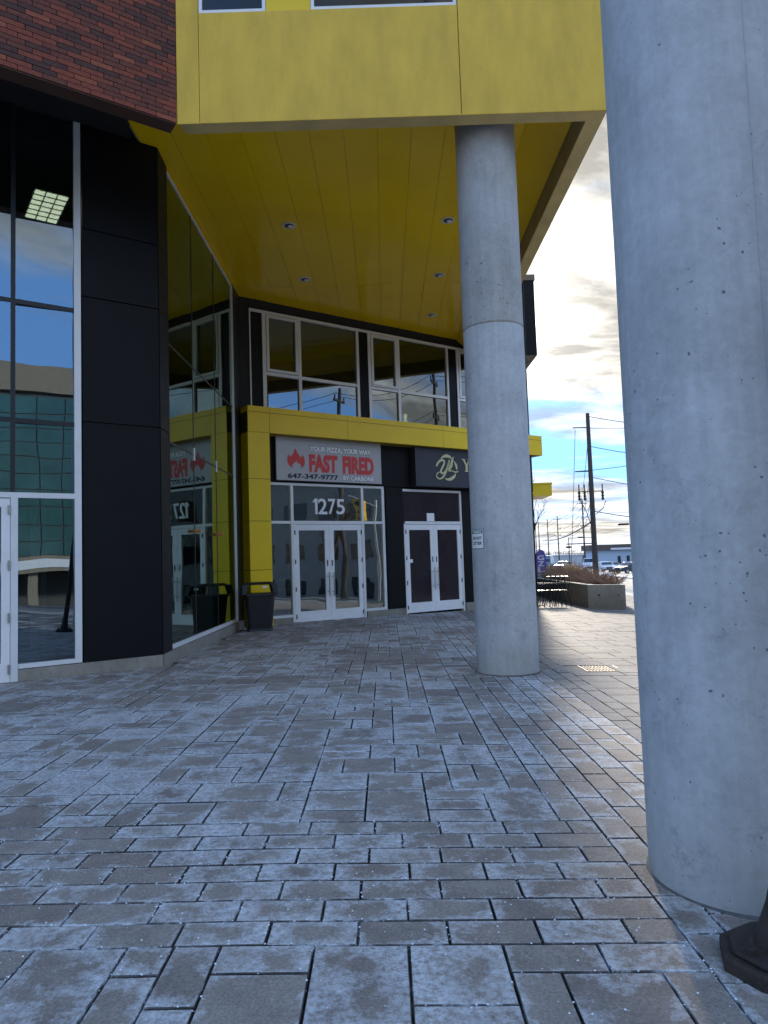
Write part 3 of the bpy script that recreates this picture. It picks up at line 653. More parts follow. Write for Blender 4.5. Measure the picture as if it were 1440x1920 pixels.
# dark upper block at the far right end, and the next portal further along
blk = part('end_block', M['black'], MB().box(2.9, 4.79, 20.95, 30, 7.40, 9.72)); part('coping', mat('coping_metal', (.16, .13, .11), .5), MB().box(2.88, 4.82, 20.92, 30, 9.72, 9.9), blk)
for x in (3.4, 3.95, 4.45): part('seam', M['mull'], MB().box(x, x + .02, 20.935, 20.949, 7.41, 9.71), blk)
nb = part('rear_wing', M['black'], MB().box(3.6, 6.6, 35.9, 48, -.4, 4.2).box(-10, 4.2, 24, 48, -.4, 7.2))
part('yellow_beam', M['beam'], MB().box(4.0, 8.46, 35.2, 37.5, 4.30, 4.85), nb); part('beam_cap', M['beam'], MB().box(3.98, 8.49, 35.18, 37.52, 4.86, 4.96), nb)

# ------------------------------------------------------------------ round concrete columns
def column(loc, r, top, seams, label):
    e = tag(empty('concrete_column', (loc[0], loc[1], zg(loc[0]))), label, 'column', 'round concrete columns'); z0 = 0
    for z1 in seams + [top]:
        MB().lathe([(r * .985, z0 - (.06 if z0 == 0 else 0)), (r, z0 + .012), (r, z1 - .014), (r * .985, z1)], 72).build('shaft_section', M['concrete_up' if z0 else 'concrete'], e, smooth=True)
        if z1 != top: MB().lathe([(r * .975, z1 - .012), (r * 1.006, z1 - .006), (r * 1.006, z1 + .014), (r * .975, z1 + .02)], 72).build('pour_joint', M['concrete2'], e, smooth=True)
        z0 = z1
    MB().lathe([(r * .97, -.05), (r + .016, -.05), (r + .014, .006), (r + .004, .014), (r * .97, .016)], 72).build('base_sealant', M['sealant'], e, smooth=True)
    return e
NEARCOL = column((1.525, 3.19), .392, 13.0, [], 'large round concrete column nearest the camera at the right edge')
MIDC = (1.47, 8.83)
column(MIDC, .382, ZF + .02 + .7, [4.30], 'round concrete column under the yellow overhang, with small green sticker')
b = MB(); t_ = math.radians(-84)
b.tube((1.525 - 1.525 + .3925 * math.cos(t_), .3925 * math.sin(t_), 1.5), (.3925 * math.cos(t_), .3925 * math.sin(t_), 13), .003, .003, 4)
b.build('form_seam', M['concrete'], NEARCOL)
# ------------------------------------------------------------------ lettering
def text_mesh(s, bold=0., extrude=.0):
    cu_ = bpy.data.curves.new('t', 'FONT'); cu_.body = s; cu_.offset = bold; cu_.extrude = extrude; cu_.resolution_u = 4
    o = bpy.data.objects.new('t', cu_); COL.objects.link(o); bpy.context.view_layer.update()
    me = bpy.data.meshes.new_from_object(o.evaluated_get(bpy.context.evaluated_depsgraph_get()))
    bpy.data.objects.remove(o); bpy.data.curves.remove(cu_); return me
def letter(name, s, fr, s0, s1, z0, z1, o, m, parent, bold=.0, depth=.004, ref=None):
    me = text_mesh(s, bold, .5); me.materials.clear(); me.name = name
    r_ = me if ref is None else text_mesh(s, ref, .5)
    xs_ = [v.co.x for v in r_.vertices]; ys_ = [v.co.y for v in r_.vertices]; a, c, e_, f_ = min(xs_), max(xs_), min(ys_), max(ys_)
    for v in me.vertices:
        u = (v.co.x - a) / (c - a); w = (v.co.y - e_) / (f_ - e_)
        v.co = fr.pt(s0 + u * (s1 - s0), o + (depth if v.co.z > 0 else 0), z0 + w * (z1 - z0))
    return mobj(name, me, m, parent)
def flat(name, fr, pts, o, m, parent, depth=.004):
    k = len(pts); b = MB(); b.v = [tuple(fr.pt(a, o, z)) for a, z in pts] + [tuple(fr.pt(a, o + depth, z)) for a, z in pts]
    b.f = [tuple(range(k, 2 * k))] + [(i, (i + 1) % k, k + (i + 1) % k, k + i) for i in range(k)]
    return b.build(name, m, parent)
def ribbon(name, fr, pts, o, m, parent, depth=.012, sub=8):
    # pts: (s, z, width); smooth Catmull-Rom ribbon
    P = []
    for i in range(len(pts) - 1):
        p0, p1, p2, p3 = pts[max(i - 1, 0)], pts[i], pts[i + 1], pts[min(i + 2, len(pts) - 1)]
        for k in range(sub):
            t = k / sub; P.append(tuple(.5 * ((2 * b_) + (c_ - a_) * t + (2 * a_ - 5 * b_ + 4 * c_ - d_) * t * t + (3 * b_ - a_ - 3 * c_ + d_) * t ** 3) for a_, b_, c_, d_ in zip(p0, p1, p2, p3)))
    P.append(pts[-1]); b = MB(); n = len(P)
    for i, (s, z, w) in enumerate(P):
        q, r = P[min(i + 1, n - 1)], P[max(i - 1, 0)]; dx, dz = q[0] - r[0], q[1] - r[1]; l = math.hypot(dx, dz) or 1; nx, nz = -dz / l * w / 2, dx / l * w / 2
        b.v += [tuple(fr.pt(s + nx, o + depth, z + nz)), tuple(fr.pt(s - nx, o + depth, z - nz))]
    b.f = [(2 * i, 2 * i + 1, 2 * i + 3, 2 * i + 2) for i in range(n - 1)]
    return b.build(name, m, parent)
# address numbers on the transom
flat('address_number', F, [(.655, 2.50), (.72, 2.50), (.72, 2.87), (.665, 2.87), (.60, 2.815), (.60, 2.765), (.655, 2.79)], -.043, M['white'], sf, .02)
for ch, a, c in (('2', .76, 1.0), ('7', 1.03, 1.23), ('5', 1.26, 1.49)): letter('address_number', ch, F, a - .02, c - .02, 2.50, 2.87, -.043, M['white'], sf, .012, .02)
# pizza sign
PS = tag(F.part('pizza_sign', M['blackmetal'], None, (-.405, 2.505, .03, .10, 3.245, 4.262)), 'grey sign board with red flame and FAST FIRED lettering over the door', 'sign')
F.part('sign_face', M['sign_face'], PS, (-.39, 2.49, .1, .106, 3.26, 4.247))
def px_s(x): return -.39 + (x - 82) / (1385 - 82) * 2.88
def px_z(x, y):
    t = (x - 82) / (1385 - 82); top = 118 + t * 105; bot = 655 + t * 57
    return 4.247 - (y - top) / (bot - top) * .987
o1 = .1062
letter('slogan', 'YOUR PIZZA, YOUR WAY', F, px_s(470), px_s(1252), 3.93, 4.085, o1, M['navy'], PS, .105, .002, .06)
letter('slogan', 'YOUR PIZZA, YOUR WAY', F, px_s(470), px_s(1252), 3.93, 4.085, o1 + .002, M['white'], PS, .06, .003)
for w_, a, c in (('FAST', 465, 808), ('FIRED', 878, 1280)):
    letter('shop_name', w_, F, px_s(a), px_s(c), 3.475, 3.885, o1, M['redglow'], PS, .075, .002, .04); letter('shop_name', w_, F, px_s(a), px_s(c), 3.475, 3.885, o1 + .002, M['red'], PS, .04, .003)
letter('phone_number', '647-347-9777', F, px_s(208), px_s(818), 3.305, 3.425, o1, M['navy'], PS, .035, .003)
letter('owner_name', 'BY CARBONE', F, px_s(878), px_s(1282), 3.31, 3.42, o1, M['navy'], PS, .09, .002, .045); letter('owner_name', 'BY CARBONE', F, px_s(878), px_s(1282), 3.31, 3.42, o1 + .002, M['white'], PS, .045, .003)
fl = [(262, 512), (222, 478), (204, 425), (207, 375), (216, 335), (236, 372), (262, 352), (284, 312), (302, 262), (322, 312), (342, 345), (366, 382), (384, 372), (392, 345), (410, 392), (416, 440), (404, 485), (372, 516), (372, 478), (352, 462), (340, 440), (330, 462), (312, 418), (296, 448), (284, 440), (274, 468), (258, 468)]
flat('flame', F, [(px_s(x), px_z(x, y)) for x, y in fl], o1, M['redglow'], PS, .001)
cxm, cym = 310, 400
flat('flame', F, [(px_s(cxm + (x - cxm) * .93), px_z(x, cym + (y - cym) * .95)) for x, y in fl], o1 + .001, M['red'], PS, .003)
# dark sign with cream monogram
DS = tag(F.part('dark_sign', M['sign_dark'], None, (3.47, 7.7, .03, .24, 3.235, 4.243), bevel=.004), 'dark fascia sign with cream YL monogram, partly behind the middle column', 'sign')
def qs(x): return 3.47 + (x - 268) / (612) * 1.93
def qz(x, y): 
    t = (x - 268) / 612; top = 112 + 40 * t; bot = 520 + 32 * t
    return 4.243 - (y - top) / (bot - top) * 1.008
od = .2405
def rb(pts, name='monogram'): ribbon(name, F, [(qs(x), qz(x, y), w) for x, y, w in pts], od, M['gold'], DS)
rb([(533, 238, .02), (560, 216, .06), (598, 207, .085), (632, 217, .07), (652, 240, .03)])
rb([(676, 262, .02), (692, 290, .06), (702, 320, .075), (704, 356, .03)])
rb([(572, 447, .02), (606, 458, .06), (640, 450, .085), (672, 428, .075), (692, 398, .03)])
rb([(484, 318, .05), (500, 285, .055), (530, 256, .06), (566, 258, .05), (568, 290, .055), (545, 335, .06), (530, 372, .06), (545, 392, .05), (572, 372, .03), (600, 315, .03), (622, 262, .03)])
rb([(628, 250, .05), (606, 318, .06), (580, 385, .06), (550, 432, .05), (512, 450, .035), (484, 428, .035), (490, 394, .03), (520, 378, .02), (545, 388, .01)])
rb([(672, 214, .02), (660, 255, .065), (640, 310, .07), (618, 362, .05), (650, 366, .025), (690, 380, .035), (722, 372, .03)])
rb([(664, 300, .02), (640, 340, .02), (630, 358, .02)])
flat('letter', F, [(qs(x), qz(x, y)) for x, y in ((765, 236), (804, 240), (804, 246), (796, 248), (822, 300), (840, 252), (830, 248), (830, 242), (862, 246), (862, 252), (852, 254), (829, 308), (829, 368), (838, 372), (838, 378), (794, 375), (794, 369), (806, 366), (806, 306), (777, 246), (765, 243))], od, M['gold'], DS, .012)
rg = [(qs(925) + .17 * math.cos(t / 20 * 2 * math.pi), 3.78 + .155 * math.sin(t / 20 * 2 * math.pi), .02 + .03 * abs(math.cos(t / 20 * 2 * math.pi))) for t in range(21)]
ribbon('letter', F, rg, od, M['gold'], DS, sub=2)
# litter notice wrapped round the middle column
NS = tag(empty('litter_notice', (MIDC[0], MIDC[1], 0)), 'small white and green DO NOT LITTER notice on the middle column', 'notice')
class Cyl:
    def __init__(s, r, t0): s.r = r; s.t0 = t0
    def pt(s, a, o, z): t = s.t0 + a / s.r; return Vector(((s.r + o) * math.cos(t), (s.r + o) * math.sin(t), z))
CY = Cyl(.383, R(190))
def cpatch(name, a0, a1, z0, z1, o, m):
    b = MB(); k = 10
    for i in range(k + 1):
        a = a0 + (a1 - a0) * i / k
        b.v += [tuple(CY.pt(a, o, z0)), tuple(CY.pt(a, o, z1)), tuple(CY.pt(a, 0, z0)), tuple(CY.pt(a, 0, z1))]
    for i in range(k): b.f += [(4 * i, 4 * i + 4, 4 * i + 5, 4 * i + 1), (4 * i + 1, 4 * i + 5, 4 * i + 7, 4 * i + 3), (4 * i + 2, 4 * i + 6, 4 * i + 4, 4 * i)]
    b.f += [(0, 1, 3, 2), (4 * k, 4 * k + 2, 4 * k + 3, 4 * k + 1)]
    return b.build(name, m, NS)
cpatch('border', -.02, .232, 1.486, 1.726, .0015, M['navy']); cpatch('face', -.014, .226, 1.492, 1.720, .0025, M['white']); cpatch('header', -.008, .219, 1.672, 1.712, .0035, M['green'])
def cletter(s, a0, a1, z0, z1, m, o):
    me = text_mesh(s, .03, .5); me.materials.clear(); xs_ = [v.co.x for v in me.vertices]; ys_ = [v.co.y for v in me.vertices]
    for v in me.vertices:
        u = (v.co.x - min(xs_)) / (max(xs_) - min(xs_)); w = (v.co.y - min(ys_)) / (max(ys_) - min(ys_)); v.co = CY.pt(a0 + u * (a1 - a0), o + (.001 if v.co.z > 0 else 0), z0 + w * (z1 - z0))
    mobj('lettering', me, m, NS)
cletter('GREEN', .03, .2, 1.68, 1.704, M['white'], .0036); cletter('DO NOT', .03, .205, 1.598, 1.636, M['navy'], .0026); cletter('LITTER', .03, .205, 1.535, 1.573, M['navy'], .0026)

# ------------------------------------------------------------------ rubbish bin
TB = tag(empty('rubbish_bin', (-2.60, 14.42, zg(-2.6) + .002), R(14)), 'square black plastic rubbish bin with open hooded lid by the yellow pillar', 'bin')
def frustum(mb_, a, z0, c, z1, ch=.05):
    def ring(h, z): k = h * .2; return [(-h + k, -h, z), (h - k, -h, z), (h, -h + k, z), (h, h - k, z), (h - k, h, z), (-h + k, h, z), (-h, h - k, z), (-h, -h + k, z)]
    return mb_.add(ring(a, z0) + ring(c, z1), [tuple(range(7, -1, -1)), tuple(range(8, 16))] + [(i, (i + 1) % 8, 8 + (i + 1) % 8, 8 + i) for i in range(8)])
MBT = frustum(MB(), .235, .0, .30, .74); MBT.build('body', M['plastic'], TB, bevel=.012)
frustum(MB(), .26, -.0, .25, .05).build('foot', M['plastic'], TB, bevel=.008)
frustum(MB(), .325, .70, .325, .75).build('rim', M['plastic'], TB, bevel=.01)
hood = MB(); frustum(hood, .31, .925, .25, .975)
for sx_ in (-1, 1):
    for sy_ in (-1, 1): hood.hexa([(sx_ * .315 - .05, sy_ * .315 - .05, .74), (sx_ * .315 + .05, sy_ * .315 - .05, .74), (sx_ * .315 + .05, sy_ * .315 + .05, .74), (sx_ * .315 - .05, sy_ * .315 + .05, .74), (sx_ * .28 - .06, sy_ * .28 - .06, .94), (sx_ * .28 + .06, sy_ * .28 - .06, .94), (sx_ * .28 + .06, sy_ * .28 + .06, .94), (sx_ * .28 - .06, sy_ * .28 + .06, .94)])
hood.build('hood', M['plastic'], TB, bevel=.012)
MB().box(.05, .14, -.37, -.35, .86, .9).build('sticker', M['white'], TB)

# ------------------------------------------------------------------ drain grate
DG = tag(empty('drain_grate', (2.675, 9.05, zg(2.675) - .004)), 'rusty square drain grate set into the pavers', 'grate'); DG.rotation_euler.y = slope(2.6)
MB().box(-.24, .24, -.26, -.235, -.05, .004).box(-.24, .24, .235, .26, -.05, .004).box(-.24, -.215, -.235, .235, -.05, .004).box(.215, .24, -.235, .235, -.05, .004).build('frame', M['grate'], DG)
for i in range(11): MB().box(-.215 + i * .0405, -.195 + i * .0405, -.235, .235, -.03, 0).build('bar', M['grate'], DG)
for i in range(3): MB().box(-.215, .215, -.13 + i * .12, -.11 + i * .12, -.028, -.002).build('cross_bar', M['grate'], DG)
MB().box(-.5, .5, -.5, -.262, -.05, -.002).box(-.5, .5, .262, .5, -.05, -.002).box(-.5, -.242, -.262, .262, -.05, -.002).box(.242, .5, -.262, .262, -.05, -.002).build('collar', M['paver_dry'], DG)
MB().box(-.22, .22, -.24, .24, -.06, -.05).build('pit', M['soil'], DG)

# ------------------------------------------------------------------ rusty post foot bottom right
RP = tag(empty('leaning_post', (1.325, 2.50, zg(1.33))), 'leaning rusty black iron post with bolted flange foot in the bottom right corner', 'post')
b = MB(); hx = [(.225 * math.cos(R(a)), .2 * math.sin(R(a))) for a in (10, 50, 100, 140, 185, 225, 270, 320)]
b.prism(hx, -.02, .055); b.prism([(x * .86, y * .86) for x, y in hx], .055, .075); b.build('flange', M['rust'], RP, bevel=.012)
sh_ = MB().lathe([(.105, .06), (.098, .10), (.09, .14), (.076, .2), (.066, .3), (.06, .5), (.055, 1.2), (.05, 4.2)], 28)
sh_.v = [(x + .15 * max(0, z - .06), y, z) for x, y, z in sh_.v]
sh_.build('shaft', M['rust'], RP, smooth=True)
for a in (200, 245, 300, 30): MB().lathe([(.018, .075), (.018, .098), (.009, .1), (.009, .125)], 6, (.155 * math.cos(R(a)), .14 * math.sin(R(a)))).build('bolt', M['rust'], RP)
b = MB().lathe([(.022, .075), (.024, .084), (.014, .096), (.004, .1)], 8, (-.07, -.125)); b.build('ice_lump', M['ice'], RP, smooth=True)
pass

# ------------------------------------------------------------------ planter with dry plants
PLT = tag(empty('concrete_planter', (5.6, 20, zg(5.6))), 'long low board-marked concrete planter beside the sidewalk', 'planter')
zt = .50 + .145
poly = [(5.56, 34), (5.58, 19.64), (6.4, 18.99), (7.0, 21), (8.4, 34)]
inn = [(5.78, 33.8), (5.80, 19.7), (6.33, 19.28), (6.8, 21.1), (8.2, 33.8)]
b = MB(); q = lambda l: [(x - 5.6, y - 20) for x, y in l]; A, B = q(poly), q(inn); k = 5
b.v = [(x, y, -.2) for x, y in A] + [(x, y, zt) for x, y in A] + [(x, y, zt) for x, y in B] + [(x, y, zt - .12) for x, y in B]
b.f = [(i, (i + 1) % k, k + (i + 1) % k, k + i) for i in range(k)] + [(k + i, k + (i + 1) % k, 2 * k + (i + 1) % k, 2 * k + i) for i in range(k)] + [(2 * k + i, 2 * k + (i + 1) % k, 3 * k + (i + 1) % k, 3 * k + i) for i in range(k)]
b.build('wall', M['planter'], PLT); MB().prism(B, zt - .16, zt - .1).build('soil', M['soil'], PLT)
for y in (20.6, 21.8, 23.1, 24.6): MB().box(-.032, .03, y - 20, y - 20 + .03, -.2, zt - .01).build('form_joint', M['concrete2'], PLT)
for x, y in ((5.82, 19.44), (6.25, 19.12)): MB().lathe([(.028, 0), (.02, .01)], 10).build('tie_hole', M['blackmetal'], PLT, loc=(x - 5.6, y - 20, .36)).rotation_euler = (R(90), 0, R(-37))
def twigs(mb_, c, h, r, n, up_=.6, w=.012, seg=3):
    for _ in range(n):
        a = random.random() * 6.283; rr = r * math.sqrt(random.random()); p = Vector((c[0] + rr * math.cos(a) * .6, c[1] + rr * math.sin(a) * .6, c[2]))
        d = Vector((math.cos(a) * (1 - up_), math.sin(a) * (1 - up_), up_)).normalized(); l = h * random.uniform(.5, 1.1) / seg; ww = w
        for s_ in range(seg):
            q_ = p + d * l; sd = d.orthogonal().normalized() * ww; mb_.add([p - sd, p + sd, q_ + sd * .7, q_ - sd * .7], [(0, 1, 2, 3)])
            p = q_; ww *= .75; d = (d + Vector((random.uniform(-.5, .5), random.uniform(-.5, .5), random.uniform(-.35, .3)))).normalized()
zp = zg(5.6) + zt - .1
b = MB()
for i in range(95):
    y = random.uniform(19.7, 32); x = random.uniform(5.95, 6.35 + max(0, (y - 19.7)) * .13); twigs(b, (x, y, zp), random.uniform(.32, .6) * (1 if y < 21 else 1.4), .3, 70, .5, .009)
tag(b.build('dry_shrubs', M['twig']), 'reddish brown dry shrubs filling the concrete planter', 'shrubs', kind='stuff')
b = MB(); twigs(b, (6.3, 24, zp), .85, .16, 150, .86, .007); twigs(b, (6.5, 24.6, zp), .6, .2, 90, .8, .007)
tag(b.build('dry_grass_clump', M['straw']), 'tall straw coloured dry grass clump in the planter', 'grass', kind='stuff')
ST = tag(MB().tube((6.36, 19.2, zp - .05), (6.3, 19.5, zp + .42), .014, .012).build('leaning_stake', M['blackmetal']), 'thin dark stake leaning at the end of the planter', 'stake')

# ------------------------------------------------------------------ nested chairs
def chair():
    e = empty('metal_chair')
    b = MB()
    for i in range(7): b.box(-.21 + i * .061, -.16 + i * .061, -.2, .2, .44, .455)
    b.build('seat', M['blackmetal'], e)
    for sx_ in (-1, 1):
        for sy_ in (-1, 1): MB().path([(sx_ * .2, sy_ * .19, .45), (sx_ * .24, sy_ * .22, .2), (sx_ * .25, sy_ * .26, 0)], .013).build('leg', M['blackmetal'], e)
    MB().path([(-.21, .2, .44), (-.23, .25, .62), (-.2, .28, .78), (-.1, .3, .84), (.1, .3, .84), (.2, .28, .78), (.23, .25, .62), (.21, .2, .44)], .014).build('backrest', M['blackmetal'], e)
    for x in (-.1, 0, .1): MB().path([(x, .21, .45), (x, .26, .64), (x, .3, .83)], .008).build('back_slat', M['blackmetal'], e)
    for sx_ in (-1, 1): MB().path([(sx_ * .23, .25, .64), (sx_ * .27, .0, .66), (sx_ * .25, -.18, .62), (sx_ * .22, -.2, .45)], .012).build('armrest', M['blackmetal'], e)
    return e
c0 = chair(); lab = ['black metal chair at the open end of the nested row by the planter', 'black metal chair second in the nested row by the planter', 'black metal chair third in the nested row by the planter', 'black metal chair fourth in the nested row by the planter', 'black metal chair fifth in the nested row, nearest the black wall']
for i in range(5):
    o = c0 if i == 0 else copy_tree(c0)
    x, y = 5.02 - .145 * i, 20.75 - .05 * i
    o.location = (x, y, zg(x) + .075 * (1 - i % 2) * 0 + .002); o.rotation_euler.z = R(-78 + random.uniform(-4, 4)); tag(o, lab[i], 'chair', 'nested black chairs')
# tilted bistro table frame above the chairs
# feather banner
FB = tag(empty('feather_flag', (5.98, 27.2, zg(5.75) + .5)), 'purple and white feather banner flag behind the chairs', 'flag')
b = MB(); k = 10; pts = [(-.17, .0), (.19, .0), (.2, .7), (.19, 1.0), (.12, 1.17), (-.02, 1.22), (-.12, 1.15), (-.17, .95)]
b.prism(pts, -.006, .006); b.v = [(x, z, y) for x, y, z in b.v]; b.build('banner', mat('purple_banner', (.16, .12, .50), .6), FB)
MB().path([(-.19, 0, -.9), (-.19, 0, .9), (-.14, 0, 1.17), (0, 0, 1.25)], .015).build('pole', M['blackmetal'], FB)
BF = Fr((0, 0), (1, 0)); 
for ch, z in (('P', .1), ('L', .34), ('Z', .57), ('G', .80)):
    letter('lettering', ch, BF, -.13, .13, z, z + .19, .0065, M['white'], FB, .03, .002)

# ------------------------------------------------------------------ utility poles and wires
def pole(x, y, h, label, arms=True, r=.16, group='utility poles along the street'):
    e = tag(empty('utility_pole', (x, y, zg(x) - .12)), label, 'pole', group)
    MB().tube((0, 0, 0), (0, 0, h), r, r * .62, 12).build('shaft', M['wood'], e)
    if arms:
        for z in (h - .8, h - 3.0, h - 4.4): MB().box(-.75, .75, -.05, .05, z, z + .1).build('crossarm', M['wood'], e)
        for z in (h - .7, h - 2.9, h - 4.3):
            for x_ in (-.68, .68): MB().lathe([(.03, z), (.05, z + .08), (.03, z + .14), (.05, z + .2), (.02, z + .26)], 8, (x_, 0)).build('insulator', M['blackmetal'], e)
    return e
p1 = pole(13.35, 45, 10.95, 'tall near wooden utility pole with dark cutout switches', False, .19)
for z in (10.0, 7.15): MB().box(-1.0, -.15, -.03, .03, z, z + .06).build('bracket', M['blackmetal'], p1)
MB().box(-.85, .75, -.03, .03, 5.86, 5.91).build('crossarm', M['blackmetal'], p1)
for x in (-.8, -.45, .7):
    MB().lathe([(.05, 5.3), (.1, 5.4), (.06, 5.5), (.1, 5.6), (.06, 5.7), (.1, 5.8), (.04, 5.95), (.04, 6.35)], 8, (x, 0)).build('cutout_switch', M['blackmetal'], p1)
MB().path([(-.75, 0, 5.3), (-.4, 0, 4.6), (-.1, 0, 3.6)], .025).build('cable_loop', M['wire'], p1); MB().path([(.88, 0, 5.25), (.7, 0, 4.8), (.2, 0, 4.4)], .025).build('cable_loop', M['wire'], p1)
PO = [(32.2, 114), (38.6, 157), (39.6, 171), (39.8, 182), (42, 196)]
for i, (x, y) in enumerate(PO):
    pole(x, y, 11.6, ('slim utility pole with crossarms just left of the near pole', 'distant utility pole second left of the near pole', 'distant utility pole third left of the near pole', 'distant utility pole beside the bare tree', 'farthest thin utility pole beside the black wall')[i], i < 2)
RPO = [(25.5, 12.2, 14.2), (22.4, 7.0, 12.9), (21.9, -9, 12.4), (27, 33, 13)]
for i, (x, y, h) in enumerate(RPO): pole(x, y, h, ('street pole opposite the shops, mirrored in the right upper window', 'street pole opposite the shops, mirrored in the middle upper window', 'street pole behind the camera across the road', 'street pole across the road beyond the planter')[i])
def wire(a, c, sag, r=.02, lab='thin overhead power cable strung between the utility poles'):
    a, c = Vector(a), Vector(c); n = 14
    tag(MB().path([a.lerp(c, i / n) - Vector((0, 0, sag * 4 * (i / n) * (1 - i / n))) for i in range(n + 1)], r, 4).build('overhead_wire', M['wire']), lab, 'cable', 'overhead power cables')
zt1 = zg(13.35) - .12
for z, w_ in ((10.75, 'topmost'), (8.8, 'middle'), (6.8, 'lowest')):     # to the right out of view
    wire((13.35, 45, zt1 + z), (34, 36, zt1 + z - .6), 1.6, .025, w_ + ' of the three cables running right from the near pole')
for z in (10.05, 7.2): wire((12.4, 45, zt1 + z), (27, 33, zg(27) + 11.0), 1.0)
for x_ in (-.68, .68):
    for z in (8.7, 10.9, 7.3):
        wire((13.35 + x_ * .15, 45, zt1 + z - 2), (32.2 + x_, 114, zg(32) + z), 1.4, .025)
        wire((32.2 + x_, 114, zg(32) + z), (38.6 + x_, 157, zg(38) + z), 1.0, .03)
        wire((38.6 + x_, 157, zg(38) + z), (42 + x_, 196, zg(42) + z), .8, .035)
        for (xa, ya, ha), (xb, yb, hb) in ((RPO[0], RPO[1]), (RPO[1], RPO[2]), (RPO[3], RPO[0])):
            wire((xa + x_, ya, zg(xa) + ha - 12 + z + .6), (xb + x_, yb, zg(xb) + hb - 12 + z + .6), .7, .018)
wire((13.2, 45, zt1 + 3.9), (20, 90, 3.2), .5, .05); wire((13.4, 45, zt1 + 4.6), (45, 70, 5.2), 1.2, .03); wire((12.5, 45, zt1 + 9.9), (8.6, 33, zg(8.6) + .4), .2, .02, 'guy wire slanting from the near pole down to the planter')

# ------------------------------------------------------------------ traffic signal mast, street lamp
TS = tag(empty('traffic_mast', (23.45, 90, zg(23.45) - .12)), 'thin traffic signal mast with two horizontal arms behind the near pole', 'traffic light')
MB().tube((0, 0, 0), (0, 0, 4.45), .07, .05).build('mast', M['blackmetal'], TS); MB().box(-.3, 3.6, -.06, .06, 3.55, 3.68).build('signal_arm', M['blackmetal'], TS); MB().box(0, 3.6, -.04, .04, 4.32, 4.4).build('lamp_arm', M['blackmetal'], TS)
MB().box(-.35, .25, -.15, .15, 3.1, 3.35).build('signal_head', M['blackmetal'], TS); MB().box(1.2, 1.8, -.12, .12, 4.38, 4.5).build('lamp_head', M['blackmetal'], TS)
SLP = tag(empty('street_lamp', (21.9, 60, zg(21.9) - .12)), 'street lamp head reaching out from behind the large right column', 'street lamp')
MB().tube((0, 0, 0), (0, 0, 5.0), .09, .06).build('pole', M['steel'], SLP); MB().path([(0, 0, 4.5), (-.8, 0, 4.7), (-1.2, 0, 4.72)], .04).build('arm', M['steel'], SLP); MB().box(-2.0, -1.1, -.15, .15, 4.62, 4.78).build('lamp_head', M['blackmetal'], SLP, bevel=.04)
# signal hanging opposite the shops (mirrored in the transom)
HS = tag(empty('traffic_light', (19.0, 9.5, zg(19) - .12)), 'yellow traffic light on a mast across the road, mirrored in the shop glass', 'traffic light')
MB().tube((2.4, 0, 0), (2.4, 0, 5.8), .11, .08).build('mast', M['steel'], HS); MB().tube((2.4, 0, 5.4), (-1.2, 0, 5.7), .06, .04).build('arm', M['steel'], HS); MB().box(-.25, .15, -.2, .2, 4.3, 5.6).build('signal_head', mat('signal_yellow', (.6, .36, .03), .5), HS, bevel=.03)
for z in (4.5, 4.95, 5.4): MB().lathe([(.12, 0), (.12, .02), (.02, .03)], 12).build('lens', M['blackmetal'], HS, loc=(-.26, 0, z)).rotation_euler = (0, R(-90), 0)

